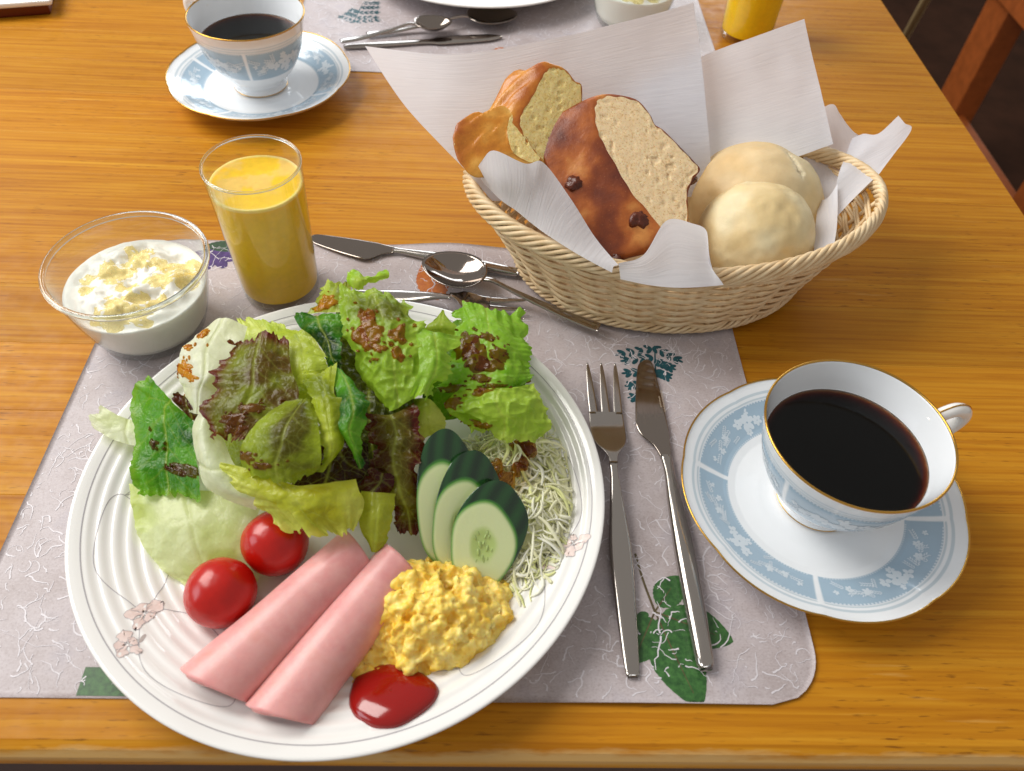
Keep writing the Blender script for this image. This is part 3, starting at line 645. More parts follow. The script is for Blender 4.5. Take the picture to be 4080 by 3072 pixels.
def yogurt_bowl(c, label, ylabel, hlabel, seed):
    prof = [(.02, .28), (2.4, .22), (2.6, 0), (2.95, .02), (3.2, .3), (3.55, 1.2), (3.95, 2.6), (4.25, 4.0), (4.42, 4.95), (4.58, 5.1), (4.66, 5.25), (4.6, 5.38), (4.45, 5.4), (4.40, 5.28), (4.32, 4.9), (4.14, 4.0), (3.84, 2.6), (3.44, 1.2), (3.05, .55), (2.2, .4), (.02, .38)]
    V, F = lathe(np.concatenate([prof[:3], catmull(prof[3:], 90)]), 120, (c[0], c[1], .085), flip=True); root = thing('glass_bowl', label, 'bowl', (c[0], c[1], .085), 'glass dessert bowls'); mk('body', V, F, GLASS, root)
    V, F = torus(c, 4.50, 5.32, .17, .19); mk('rim', V, F, RIMG, root)
    inner = np.array([(4.14, 4.0), (3.84, 2.6), (3.44, 1.2), (3.05, .55), (2.2, .4), (.02, .38)]); yl = 3.55
    def rin(z): return np.interp(z, inner[::-1, 1], inner[::-1, 0])
    def top(X, Y):
        rr = np.hypot(X, Y); f = fbm(X * .55 + seed, Y * .55, 2.2); g = fbm(X * 1.7, Y * 1.7 + seed, .3)
        return yl + (+.42 * f + .16 * g - .05 * Y + .10) * sstep(3.95, 3.0, rr) + .03 * g
    rl = rin(yl) + .02; n = 96; rs = np.linspace(.02, rl, 40); th = np.arange(n) * 2 * np.pi / n
    X = rs[:, None] * np.cos(th); Y = rs[:, None] * np.sin(th); T = np.stack([c[0] + X, c[1] + Y, .085 + top(X, Y)], -1)
    zb = np.linspace(yl - .1, .5, 24); rb = rin(zb) + .02; Bv = np.stack([c[0] + rb[:, None] * np.cos(th), c[1] + rb[:, None] * np.sin(th), .075 + zb[:, None] + 0 * th], -1)
    V = np.concatenate([T, Bv, np.stack([c[0] + .02 * np.cos(th), c[1] + .02 * np.sin(th), .56 + 0 * th], -1)[None]]); F = gridF(len(V), n, wrapv=True)
    tag(mk('yogurt', V, F, YOG, loc=(c[0], c[1], .57)), ylabel, 'yogurt', 'bowls of yogurt')
    # honey pooled in the hollows
    b = Bag(); g = np.random.default_rng(int(seed))
    for (hx, hy, R) in ((1.5, .1, .8), (-2.3, -1.2, .45), (0.2, -2.7, 1.3), (-1.6, .7, 1.1), (2.5, 1.5, .9), (-.4, 2.2, 1.1), (1.9, -1.6, .5), (2.9, .2, .6), (-2.9, .1, .5), (-.2, -.6, .6), (1.2, 1.6, .7)):
        k, m = 8, 26; rr = np.linspace(0, 1, k)[:, None]; t = (np.arange(m) * 2 * np.pi / m)[None]; sh = R * (1 + .6 * vnoise(np.cos(t) * 1.6 + hx * 7, np.sin(t) * 1.6 + hy * 5))
        X = hx + rr * sh * np.cos(t); Y = hy + rr * sh * np.sin(t); q = np.hypot(X, Y); s_ = np.minimum(1, (rl - .06) / np.maximum(q, 1e-6)); X, Y = X * s_, Y * s_
        Z = .085 + top(X, Y) + .04 * np.sqrt(np.maximum(1 - rr ** 2, 0)) - .012 * rr ** 6
        b.add(np.stack([c[0] + X, c[1] + Y, Z], -1), gridF(k, m, wrapv=True))
    tag(b.build('honey', HONEY), hlabel, 'honey')['kind'] = 'stuff'
yogurt_bowl((-20.9, 34.2), 'round clear glass bowl of yogurt at the left', 'lumpy white yogurt in the near glass bowl', 'golden honey drizzled over the near yogurt', 5)
yogurt_bowl((13.6, 77.5), 'clear glass bowl cut off at the top behind the paper', 'white yogurt in the far bowl at the top', 'golden honey on the far yogurt', 9)

# ------------------------------------------------------------------ tray at the far left
tray = thing('serving_tray', 'white-topped tray over a shadow painted dark red, cut off at the top left corner', 'tray', (-56, 90, 0))
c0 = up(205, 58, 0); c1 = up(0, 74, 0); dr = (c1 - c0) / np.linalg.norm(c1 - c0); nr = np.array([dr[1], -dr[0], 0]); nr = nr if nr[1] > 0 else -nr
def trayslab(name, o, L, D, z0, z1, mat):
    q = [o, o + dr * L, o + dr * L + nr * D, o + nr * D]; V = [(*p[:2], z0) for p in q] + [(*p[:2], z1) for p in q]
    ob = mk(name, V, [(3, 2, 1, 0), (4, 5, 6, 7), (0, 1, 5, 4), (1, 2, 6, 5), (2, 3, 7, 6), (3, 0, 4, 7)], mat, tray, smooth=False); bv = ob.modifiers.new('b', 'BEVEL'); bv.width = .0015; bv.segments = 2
trayslab('shadow_side', c0, 30, 22, 0.0, 1.0, SHADOWRED); trayslab('white_top', c0 - dr * .5 - nr * .4, 31, 22.8, 1.005, 1.5, PORC)  # lower dark red slab stands in for the shadow under the white top

# ------------------------------------------------------------------ cutlery
def frame(A, B):
    A, B = np.asarray(A, float), np.asarray(B, float); x = B - A; L = np.linalg.norm(x[:2]); x = np.array([x[0], x[1], 0]) / L; return A, L, x, np.array([-x[1], x[0], 0])
def strip(A, x, y, S, half, zc, th, k=12, flat=0.5):
    """solid bar with oval section: stations S, half widths, centre heights and thicknesses"""
    a = np.arange(k) * 2 * np.pi / k; ca = np.sign(np.cos(a)) * np.abs(np.cos(a)) ** flat; sa = np.sign(np.sin(a)) * np.abs(np.sin(a)) ** flat
    V = A[None, None] + S[:, None, None] * x + (half[:, None] * ca)[..., None] * y + (zc[:, None] + th[:, None] / 2 * sa)[..., None] * np.array([0, 0, 1.0])
    V[..., 2] -= A[2]; n = len(S); F = gridF(n, k, wrapv=True).tolist(); F += [list(range(k))[::-1], [(n - 1) * k + i for i in range(k)]]
    return V.reshape(-1, 3), F
def prof_(S, pts): p = np.array(pts); return np.interp(S, p[:, 0], p[:, 1])
def sm(S, pts, n=None): 
    p = np.array(pts, float); q = catmull(p, 200); return np.interp(S, q[:, 0], q[:, 1])
def fork(tip, end, label, base=.09, s=1.0):
    A, L, x, y = frame(end, tip); root = thing('table_fork', label, 'fork', (A[0], A[1], base)); A = A.copy(); A[2] = 0
    hl = L * .60; S = np.linspace(0, hl, 50); u = S / hl
    V, F = strip(A, x, y, S, sm(u, [(0, .26), (.04, .36), (.3, .52), (.55, .60), (.8, .36), (.93, .22), (1, .24)]), base + sm(u, [(0, .22), (.3, .3), (.6, .5), (.85, .85), (1, .95)]), sm(u, [(0, .2), (.4, .36), (.7, .34), (1, .2)]), 14, .7)
    mk('handle', V, F, STEEL, root)
    # palm and tines share one curved surface
    def zc(S_): q = (S_ - hl) / (L - hl); return base + .95 - .75 * sstep(0, .42, q) + .14 + .55 * np.maximum(q - .5, 0) ** 1.6
    S = np.linspace(hl - .1, hl + (L - hl) * .52, 30); q = (S - hl) / (L - hl)
    V, F = strip(A, x, y, S, sm(q, [(-.05, .2), (.06, .3), (.18, .82), (.32, 1.02), (.55, 1.0)]), zc(S), np.full(len(S), .13), 18, .45); palm = mk('palm', V, F, STEEL, root)
    for k in (-1, 0, 1):
        S = np.linspace(hl + (L - hl) * .5, L, 24); q = (S - S[0]) / (S[-1] - S[0])
        V, F = strip(A + y * k * 0.0, x, y, S, sm(q, [(0, .27), (.3, .25), (.8, .15), (1, .05)]), zc(S), np.linspace(.13, .08, 24), 10, .6)
        V = V.reshape(24, 10, 3) + (y[None] * (k * np.interp(q, [0, 1], [.72, .86]))[:, None])[:, None]; mk('tine', V.reshape(-1, 3), F, STEEL, palm)
    return root
fork(up(2397, 1440, .8), up(2523, 2698, .4), 'three-tined steel fork lying right beside the dinner plate')
def knife(tip, end, label, base=.09, hl=.62, name='table_knife', flip=1, handle=1.0):
    A, L, x, y = frame(end, tip); root = thing(name, label, 'knife', (A[0], A[1], base)); A = A.copy(); A[2] = 0; h = L * hl; y = y * flip
    S = np.linspace(0, h, 50); u = S / h
    V, F = strip(A, x, y, S, sm(u, [(0, .3), (.02, .42), (.2, .50), (.5, .54), (.75, .42), (.9, .3), (1, .34)]) * handle, base + sm(u, [(0, .36), (.5, .42), (1, .34)]), sm(u, [(0, .5), (.1, .72), (.5, .78), (.85, .5), (1, .3)]) * handle, 16, .8); mk('handle', V, F, STEEL, root)
    S = np.linspace(h - .15, L, 50); q = np.clip((S - h) / (L - h), 0, 1)
    hi = sm(q, [(0, .34), (.1, .62), (.2, 1.22), (.28, 1.42), (.4, 1.36), (.6, 1.16), (.85, .82), (.95, .58), (1, .1)]); lo = sm(q, [(0, .30), (.1, .36), (.28, .46), (.6, .42), (.9, .3), (.97, .2), (1, .02)])
    c = (hi - lo) / 2; w = (hi + lo) / 2
    V, F = strip(A, x, y, S, w, np.full(len(S), base + .3) - .12 * q, np.linspace(.16, .07, len(S)), 16, .35); V = V.reshape(len(S), 16, 3) + (y[None] * c[:, None])[:, None]
    mk('blade', V.reshape(-1, 3), F, STEEL2, root)
    return root, A, x, y, h, L
kr, kA, kx, ky, kh, kL = knife(up(2580, 1430, .3), up(2817, 2664, .6), 'steel table knife with broad blade lying beside the fork')
# tiny engraved script along the blade
q = Bag(); g = np.random.default_rng(2)
for row, s0, n_, sz in ((-.10, .0, 9, .11), (.10, .35, 7, .07)):
    for i in range(n_):
        s = kh + (kL - kh) * .42 + s0 + i * sz * 1.7
        P = [(s, -.35 + row), (s + sz * .3, -.35 + row + sz * g.uniform(.5, 1.3)), (s + sz * .7, -.35 + row - sz * .3), (s + sz * 1.2, -.35 + row + sz * g.uniform(.2, .9))]
        mp = lambda a, b: kA[None] * np.array([1, 1, 0]) + a[:, None] * kx + b[:, None] * ky + np.array([0, 0, .455])
        q.add(*ribbon2(P, .028, mp))
q.build('engraved_mark', m_simple('engraving', (206, 186, 160), 0.5), kr)
knife(up(1240, 930, .5), up(2065, 1090, .4), 'dark spreading knife lying behind the juice glass', hl=.60, name='butter_knife', flip=1, handle=.8)
def spoon(tip, end, label, base=.09, rise=0.5, bl=.36):
    A, L, x, y = frame(end, tip); root = thing('teaspoon', label, 'spoon', (A[0], A[1], base)); A = A.copy(); A[2] = 0; h = L * (1 - bl)
    S = np.linspace(0, h + .15, 50); u = S / h
    V, F = strip(A, x, y, S, sm(u, [(0, .36), (.02, .42), (.25, .36), (.6, .24), (.85, .15), (1.02, .2)]), base + rise * .2 + sm(u, [(0, .12), (.3, .2), (.7, .62), (.92, .95), (1.02, .85)]), sm(u, [(0, .14), (.5, .2), (1, .2)]), 12, .6); mk('handle', V, F, STEEL, root)
    nb, nr_ = 40, 12; t = np.linspace(0, 1, nr_)[:, None]; th = (np.arange(nb) * 2 * np.pi / nb)[None]; bL = L - h; hw = bL * .37
    cx = h + bL * .5; egg = 1 + .16 * np.cos(th); lx = cx + t * (bL * .5) * np.cos(th); ly = t * hw * np.sin(th) * (1 - .16 * np.cos(th))
    dz = base + rise * .2 + .12 + .78 * (t ** 2.0 + 0 * th) + .12 * (np.cos(th) * -1) * t
    def surf(o): return A[None, None] * np.array([1, 1, 0]) + lx[..., None] * x + ly[..., None] * y + (dz - o)[..., None] * np.array([0, 0, 1.0])
    G = np.concatenate([surf(0), surf(.09)[::-1]]); mk('bowl', G.reshape(-1, 3), gridF(2 * nr_, nb, wrapv=True), STEEL2, root)
    return root
spoon(up(1688, 1040, 1.2), up(2385, 1322, .4), 'shiny teaspoon resting across the cutlery beside the bread basket', .45, 1.0)
fork(up(2093, 1238, .5), up(1360, 1168, .3), 'steel fork lying mostly hidden behind the dinner plate', .09)
spoon(up(1800, 95, 1.0), up(1358, 176, .4), 'bright spoon on the far placemat beside the far saucer', .4, .8, .34)
spoon(up(2060, 60, .8), up(1460, 132, .5), 'dark spoon on the far placemat near the far plate', .1, .8, .34)
A, L, x, y = frame(up(1370, 190, .2), up(2000, 150, .2)); fr = thing('butter_knife', 'slim knife on the far placemat half hidden by paper', 'knife', (A[0], A[1], .09)); S = np.linspace(0, L, 30)
V, F = strip(A * np.array([1, 1, 0]), x, y, S, sm(S / L, [(0, .3), (.1, .42), (.5, .35), (.6, .7), (.9, .6), (1, .1)]), np.full(30, .3), np.full(30, .22), 10, .6); mk('blade', V, F, STEEL, fr)

# ------------------------------------------------------------------ bread basket
BC = np.array([11.9, 41.4]); BA, BB, WA, WB = 13.5, 7.55, 9.7, 6.75
def rim_z(t): return 6.15 + 1.35 * np.cos(t) ** 2
def wall(t, h):      # h 0 base .. 1 rim
    k = h ** 1.25; a = WA + (BA - WA) * k; b = WB + (BB - WB) * k
    return np.stack([BC[0] + a * np.cos(t), BC[1] + b * np.sin(t), .35 + (rim_z(t) - .35) * h], -1)
def wall_n(t, h):
    e = 1e-3; n = np.cross(wall(t + e, h) - wall(t - e, h), wall(t, h + e) - wall(t, h - e)); return n / np.linalg.norm(n, axis=-1, keepdims=True)
basket = thing('bread_basket', 'oval pale rattan bread basket lined with white paper', 'basket', (BC[0], BC[1], 0))
NS = 26
rows = 15; q = Bag()
t = np.linspace(0, 2 * np.pi, 421)
for k in range(rows):
    h = .09 + .76 * (k + .5) / rows
    for j in range(2):
        hh = np.clip(h + (j - .5) * .021 + .004 * vnoise(t * 6, k * 3.1 + j), 0, 1)
        amp = .21 * np.sin(NS / 2 * t + np.pi * (k // 1 % 2))
        # the two ends are left open on the right: weave thins out there
        P = wall(t, hh) + wall_n(t, hh) * (amp + .015 * vnoise(t * 9, k + j * 5.0))[:, None]
        q.add(*tube(P, .105, 6))
wv = q.build('weave', WICK, basket); wv['kind'] = 'stuff'
for i in range(NS):
    a = 2 * np.pi * (i + .5) / NS; h = np.linspace(.02, .98, 12); P = wall(np.full(12, a), h); V, F = tube(P, .14, 6); mk('stake', V, F, WICK, basket)
def braid(name, h, R, n, turns, sr, zoff, flat):
    t = np.linspace(0, 2 * np.pi, 520)
    for k in range(n):
        ph = turns * t + 2 * np.pi * k / n; c = wall(t, np.full_like(t, h)); nn = wall_n(t, np.full_like(t, h)); u = np.array([0, 0, 1.0])
        P = c + nn * (R * flat * np.cos(ph))[:, None] + u * (R * np.sin(ph) + zoff)[:, None]
        V, F = tube(P, sr * (1 + .12 * vnoise(t * 5, k * 7.7)), 6); mk(name, V, F, WICK, basket)
braid('rim_strand', .93, .48, 8, 13, .155, .02, .62)
braid('base_strand', .04, .26, 5, 20, .12, .12, .9)
th = np.linspace(0, 2 * np.pi, 73)[:-1]; rr = np.linspace(.02, 1, 14)[:, None]
V = np.stack([BC[0] + WA * rr * np.cos(th), BC[1] + WB * rr * np.sin(th), .42 + .05 * np.sin(rr * 60) + 0 * th], -1); mk('basket_floor', V, gridF(14, 72, wrapv=True), WICK, basket)

def conv(zone):
    x0, y0, k = {'S': (0, 0, 1.0), 'A': (500, 1200, .5402), 'B': (1200, 1050, .5102), 'C': (350, 1600, .5402), 'D': (1300, 1650, .5199), 'E': (1800, 200, .5702)}[zone]
    return lambda p: up(x0 + p[0] * k, y0 + p[1] * k, p[2])
def net(zone, rows_): f = conv(zone); return np.array([[f(p) for p in r] for r in rows_])

# ------------------------------------------------------------------ paper liners
def paper(name, zone, rows_, parent, nu=50, nv=60, crease=.10, seed=0.0, dirn=0):
    G = tensor(net(zone, rows_), nu, nv); N = normals(G)
    U, Vv = np.meshgrid(np.linspace(0, 1, nu), np.linspace(0, 1, nv), indexing='ij')
    d = crease * fbm(G[..., 0] * .25 + seed, G[..., 1] * .25, G[..., 2] * .25, 3)
    G = G + N * d[..., None]
    lu = np.linalg.norm(np.diff(G, axis=0), axis=-1).sum(0).mean(); lv = np.linalg.norm(np.diff(G, axis=1), axis=-1).sum(1).mean()
    c = np.stack([Vv * lv, U * lu, 0 * U + seed], -1) if dirn == 0 else np.stack([U * lu, Vv * lv, 0 * U + seed], -1)
    return mk(name, G.reshape(-1, 3), gridF(nu, nv), PAPER, parent, col=c.reshape(-1, 3) * .1)
pA = thing('paper_liner', 'white crepe paper sheet standing up behind the sliced bread', 'paper liner', (BC[0] - 4, BC[1], .5))
pB = thing('paper_liner', 'second white crepe paper sheet standing behind the round rolls', 'paper liner', (BC[0] + 6, BC[1], .5))
paper('upright_sheet', 'S', [[(1455, 185, 11.0), (1800, 215, 12.0), (2150, 165, 12.6), (2500, 85, 13.0), (2765, 10, 13.2)], [(1620, 430, 9.6), (1950, 420, 10), (2300, 340, 10.6), (2550, 290, 10.9), (2795, 250, 11)],
    [(1862, 690, 7.9), (2050, 650, 7.6), (2350, 600, 7.7), (2600, 580, 7.9), (2825, 560, 8)], [(1960, 800, 6.2), (2150, 800, 5.6), (2400, 800, 5.2), (2620, 790, 5.2), (2840, 780, 5.2)]], pA, 60, 70, .08, 1.0)
paper('upright_sheet', 'S', [[(2480, 390, 9.4), (2780, 232, 10.4), (3000, 150, 11.4), (3205, 75, 12.2)], [(2560, 560, 7.2), (2850, 450, 8.4), (3050, 390, 9.2), (3262, 330, 9.9)], [(2640, 760, 4.6), (2900, 690, 6.2), (3120, 640, 7.4), (3322, 570, 8.1)]], pB, 50, 60, .10, 3.0)
paper('crumpled_corner', 'S', [[(3210, 470, 6.6), (3311, 412, 7.0), (3350, 450, 6.9), (3399, 530, 6.7)], [(3200, 640, 6.0), (3320, 600, 6.5), (3390, 590, 6.7), (3450, 570, 6.7)], [(3190, 860, 4.6), (3270, 820, 5.2), (3350, 780, 5.8), (3420, 720, 6.3)]], pB, 36, 36, .16, 5.0, 1)
paper('paper_tail', 'S', [[(3395, 548, 6.9), (3440, 530, 7.3), (3500, 530, 7.7), (3580, 459, 8.3)], [(3370, 620, 7.0), (3450, 590, 7.5), (3540, 540, 7.9), (3605, 490, 8.3)], [(3335, 720, 6.9), (3440, 650, 7.3), (3540, 600, 7.8), (3628, 524, 8.2)], [(3320, 880, 6.2), (3390, 800, 6.8), (3440, 750, 7.2), (3505, 690, 7.6)]], pB, 44, 44, .07, 7.0)
paper('folded_corner', 'S', [[(3262, 800, 5.9), (3300, 790, 6.5), (3338, 735, 7.0)], [(3250, 900, 5.8), (3300, 880, 6.3), (3338, 860, 6.7)], [(3243, 1010, 5.8), (3285, 1005, 6.1), (3324, 985, 6.4)]], pB, 26, 26, .08, 9.0, 1)
paper('folded_flap', 'E', [[(215, 765, 9.6), (300, 700, 10.6), (510, 790, 10.4), (640, 788, 10.0), (830, 1040, 8.6), (1000, 1310, 7.2), (1165, 1500, 6.8)], [(185, 840, 8.6), (330, 900, 9.2), (500, 960, 9.1), (600, 1000, 8.8), (740, 1150, 8.0), (950, 1370, 7.0), (1130, 1512, 6.7)],
    [(230, 930, 7.6), (350, 1050, 7.7), (450, 1120, 7.6), (560, 1210, 7.3), (680, 1300, 7.1), (900, 1440, 6.7), (1120, 1555, 6.4)]], pA, 40, 70, .07, 11.0, 1)
paper('front_flap', 'E', [[(1165, 1490, 6.9), (1340, 1430, 7.2), (1500, 1192, 8.0), (1690, 1215, 8.0), (1785, 1270, 7.9), (1800, 1420, 7.4)], [(1170, 1525, 6.6), (1360, 1500, 6.9), (1530, 1390, 7.3), (1680, 1400, 7.3), (1795, 1420, 7.2), (1810, 1500, 7.0)],
    [(1180, 1600, 6.1), (1370, 1640, 6.1), (1540, 1660, 6.1), (1680, 1660, 6.1), (1810, 1650, 6.1), (1900, 1640, 6.2)]], pA, 36, 60, .05, 13.0)

# ------------------------------------------------------------------ bread
def slab(name, label, zone, outline, ext, crust, crumb, group, bulge=.35, seed=0.0, n=160, rag=.05, pn=(.18, -.42, .89), p0=None):
    """bread slice: traced cut face, thickened along ext (cm), crust all round"""
    f = conv(zone); pn = np.asarray(pn, float); pn /= np.linalg.norm(pn); c0_ = f(p0); eye = np.array([0, 0, CAM_H]); P = []
    for p in outline:
        d_ = f((p[0], p[1], 5.0)) - eye; P.append(eye + d_ * ((c0_ - eye) @ pn) / (d_ @ pn))
    P = np.array(P); P = catmull(np.concatenate([P, P[:1]]), n + 1)[:-1]
    c = P.mean(0); Z = P - c; ext = np.asarray(ext, float)
    root = thing(name, label, 'bread', (c[0] + ext[0] / 2, c[1] + ext[1] / 2, min(P[:, 2].min(), (P + ext)[:, 2].min())), group)
    nrm = pn; ks = 22; ringV = []; T = np.linspace(0, 1, ks) ** 1.3
    for a in T:
        out = Z - np.outer(Z @ nrm, nrm); d = out / (np.linalg.norm(out, axis=1, keepdims=True) + 1e-9)
        Q = P + ext * a + d * (bulge * (1 - (2 * a - 1) ** 4) * np.clip(1 - .3 * a, .5, 1) + rag * 2.4 * fbm(P[:, 0] * .7 + seed, P[:, 1] * .7 + a * 2.2, P[:, 2] * .7 + seed, 3) * (1 - (2 * a - 1) ** 8))[:, None]
        ringV.append(Q)
    lipA, lipB = [ringV[0].mean(0) + (ringV[0] - ringV[0].mean(0)) * (.965 + .012 * np.sin(np.arange(n) * .9))[:, None], ringV[-1].mean(0) + (ringV[-1] - ringV[-1].mean(0)) * .965]
    lipA = lipA - nrm * .0; full = [lipA] + ringV + [lipB]
    mk('crust', np.array(full).reshape(-1, 3), gridF(ks + 2, n, wrapv=True), crust, root)
    for nm, a, dz in (('cut_face', 0.0, -1), ('back_face', 1.0, 1)):
        rr = np.linspace(1, 0, 40)[:, None, None]; R0 = lipA if a == 0 else lipB; cc = R0.mean(0)
        G = cc + (R0 - cc)[None] * rr; no = nrm if np.dot(nrm, ext) * dz > 0 else -nrm
        h = .015 * fbm(G[..., 0] * 3.4 + seed, G[..., 1] * 3.4, G[..., 2] * 3.4, 4) - .07 * sstep(.55, .8, vnoise(G[..., 0] * 3.1, G[..., 1] * 3.1 + seed, G[..., 2] * 3.1))
        G = G + no * (h * (rr[..., 0] < .99))[..., None]
        mk(nm, G.reshape(-1, 3), gridF(40, n, wrapv=True), crumb, root)
    return root, P, np.array(ringV)
face1 = [(1000, 345, 12.0), (1070, 310, 12.3), (1180, 315, 12.2), (1300, 352, 11.9), (1385, 450, 11.2), (1420, 520, 10.8), (1480, 560, 10.4), (1600, 680, 9.5), (1690, 775, 8.9), (1735, 835, 8.5), (1690, 900, 8.0), (1650, 1000, 7.4), (1652, 1120, 6.6), (1640, 1240, 5.9), (1480, 1262, 6.3), (1380, 1150, 7.0), (1250, 1000, 8.0), (1150, 830, 9.1), (1050, 650, 10.2), (1008, 560, 10.8), (988, 430, 11.5)]
sl_ = slab('bread_slice', 'thick dark-crusted raisin bread slice with cut face in the basket', 'E', face1, (-3.1, -1.0, -1.5), CRUST, CRUMB, 'sliced bread', .26, 1.3, p0=(1300, 800, 9.0))
br = sl_[0]
def blob(name, c, R, mat, parent=None, sq=(1, 1, 1), seed=0.0, amp=.15, col=None, loc=None, n=28, fr=.8):
    th = np.linspace(0.0005, np.pi - .0005, n)[:, None]; ph = (np.arange(2 * n) * np.pi / n)[None]
    D = np.stack([np.sin(th) * np.cos(ph), np.sin(th) * np.sin(ph), np.cos(th) + 0 * ph], -1)
    r = R * (1 + amp * fbm(D[..., 0] * fr * 2 + seed, D[..., 1] * fr * 2, D[..., 2] * fr * 2, 3))
    V = np.asarray(c) + D * r[..., None] * np.array(sq); return mk(name, V.reshape(-1, 3), gridF(n, 2 * n, wrapv=True), mat, parent, col=None if col is None else col(D, r), loc=loc)
for k, (x_, y_, z_, R) in enumerate(((872, 930, 8.5, .5), (1310, 1180, 7.2, .55), (1140, 1455, 6.9, .36), (1650, 905, 8.3, .34))):
    ce = np.array([0, 0, CAM_H]); w_ = conv('E')((x_, y_, 5.0)) - ce; w_ /= np.linalg.norm(w_); RV_ = sl_[2].reshape(-1, 3) - ce
    dist = np.linalg.norm(RV_ - np.outer(RV_ @ w_, w_), axis=1) + .05 * (RV_ @ w_); pt = sl_[2].reshape(-1, 3)[dist.argmin()]
    blob('raisin', pt + w_ * R * .62, R * 1.25, RAISIN, br, (1, .9, .8), k * 3.3, .3, n=14)
face2 = [(640, 160, 12.0), (690, 115, 12.3), (740, 118, 12.2), (800, 140, 12.0), (860, 215, 11.4), (910, 260, 11.0), (900, 500, 9.5), (880, 760, 8.2), (800, 930, 7.2), (700, 850, 7.6), (600, 740, 8.3), (520, 640, 8.9), (470, 520, 9.6), (490, 430, 10.2), (560, 320, 11.0)]
slab('bread_slice', 'golden-crusted yellow bread slice at the back left of the basket', 'E', face2, (-2.4, .5, -1.0), CRUSTG, CRUMBY, 'sliced bread', .18, 5.1, rag=.14, p0=(680, 500, 10.2), pn=(.30, -.62, .72))
face3 = [(400, 470, 9.3), (440, 430, 9.6), (480, 480, 9.4), (500, 560, 9.0), (560, 680, 8.4), (620, 760, 7.8), (560, 790, 7.2), (440, 730, 7.4), (400, 650, 8.0), (385, 560, 8.7)]
slab('bread_slice', 'small torn golden bread piece at the far left inside the basket', 'E', face3, (-3.2, -.7, -.3), CRUSTG, CRUMBY, 'sliced bread', .2, 8.7, rag=.22, p0=(480, 600, 9.9), pn=(.25, -.5, .8))
def roll(c, R, label, sq, seed, crack=None, tan=0.0):
    def colf(D, r):
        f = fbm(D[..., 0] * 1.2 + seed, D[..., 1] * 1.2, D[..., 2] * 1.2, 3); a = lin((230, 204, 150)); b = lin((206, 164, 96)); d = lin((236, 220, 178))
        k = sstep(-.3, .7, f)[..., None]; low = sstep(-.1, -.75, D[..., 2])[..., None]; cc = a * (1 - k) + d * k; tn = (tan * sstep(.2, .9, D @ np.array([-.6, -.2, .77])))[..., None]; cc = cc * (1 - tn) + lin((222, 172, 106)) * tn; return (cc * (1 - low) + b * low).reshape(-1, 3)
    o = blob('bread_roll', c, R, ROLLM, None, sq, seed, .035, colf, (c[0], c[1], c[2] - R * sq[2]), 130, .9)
    if crack is not None:
        me = o.data; co = np.zeros(len(me.vertices) * 3, np.float32); me.vertices.foreach_get('co', co); co = co.reshape(-1, 3)
        ctr = np.array([0, 0, R * sq[2]]) * CM; D = co - ctr; D /= np.linalg.norm(D, axis=1, keepdims=True)
        a = np.array(crack[0], float); a /= np.linalg.norm(a); b = np.array(crack[1], float); b /= np.linalg.norm(b)
        nn = np.cross(a, b); nn /= np.linalg.norm(nn); s = D @ nn + .09 * vnoise(D[:, 0] * 7, D[:, 1] * 7, D[:, 2] * 7) + .04 * vnoise(D[:, 0] * 22, D[:, 1] * 22, D[:, 2] * 22); m = (a + b) / 2; m /= np.linalg.norm(m)
        w = sstep(.94, .975, D @ m) * np.exp(-(s / .035) ** 2); co -= (D * (w * .22 * CM)[:, None]).astype(np.float32)
        ca = me.color_attributes['Col']; cv = np.zeros(len(me.vertices) * 4, np.float32); ca.data.foreach_get('color', cv); cv = cv.reshape(-1, 4); pw = (sstep(.92, .97, D @ m) * np.exp(-(s / .10) ** 2))[:, None]
        cv[:, :3] = cv[:, :3] * (1 - pw) + lin((244, 230, 196)) * pw; ca.data.foreach_set('color', cv.ravel()); me.vertices.foreach_set('co', co.ravel()); me.update()
    return tag(o, label, 'bread roll', 'round bread rolls')
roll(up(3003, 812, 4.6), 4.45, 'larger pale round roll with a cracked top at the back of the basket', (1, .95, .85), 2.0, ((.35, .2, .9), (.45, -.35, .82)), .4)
roll(up(3008, 940, 5.0), 3.62, 'smaller smooth pale roll in front of the larger roll', (1, .97, .92), 6.0)

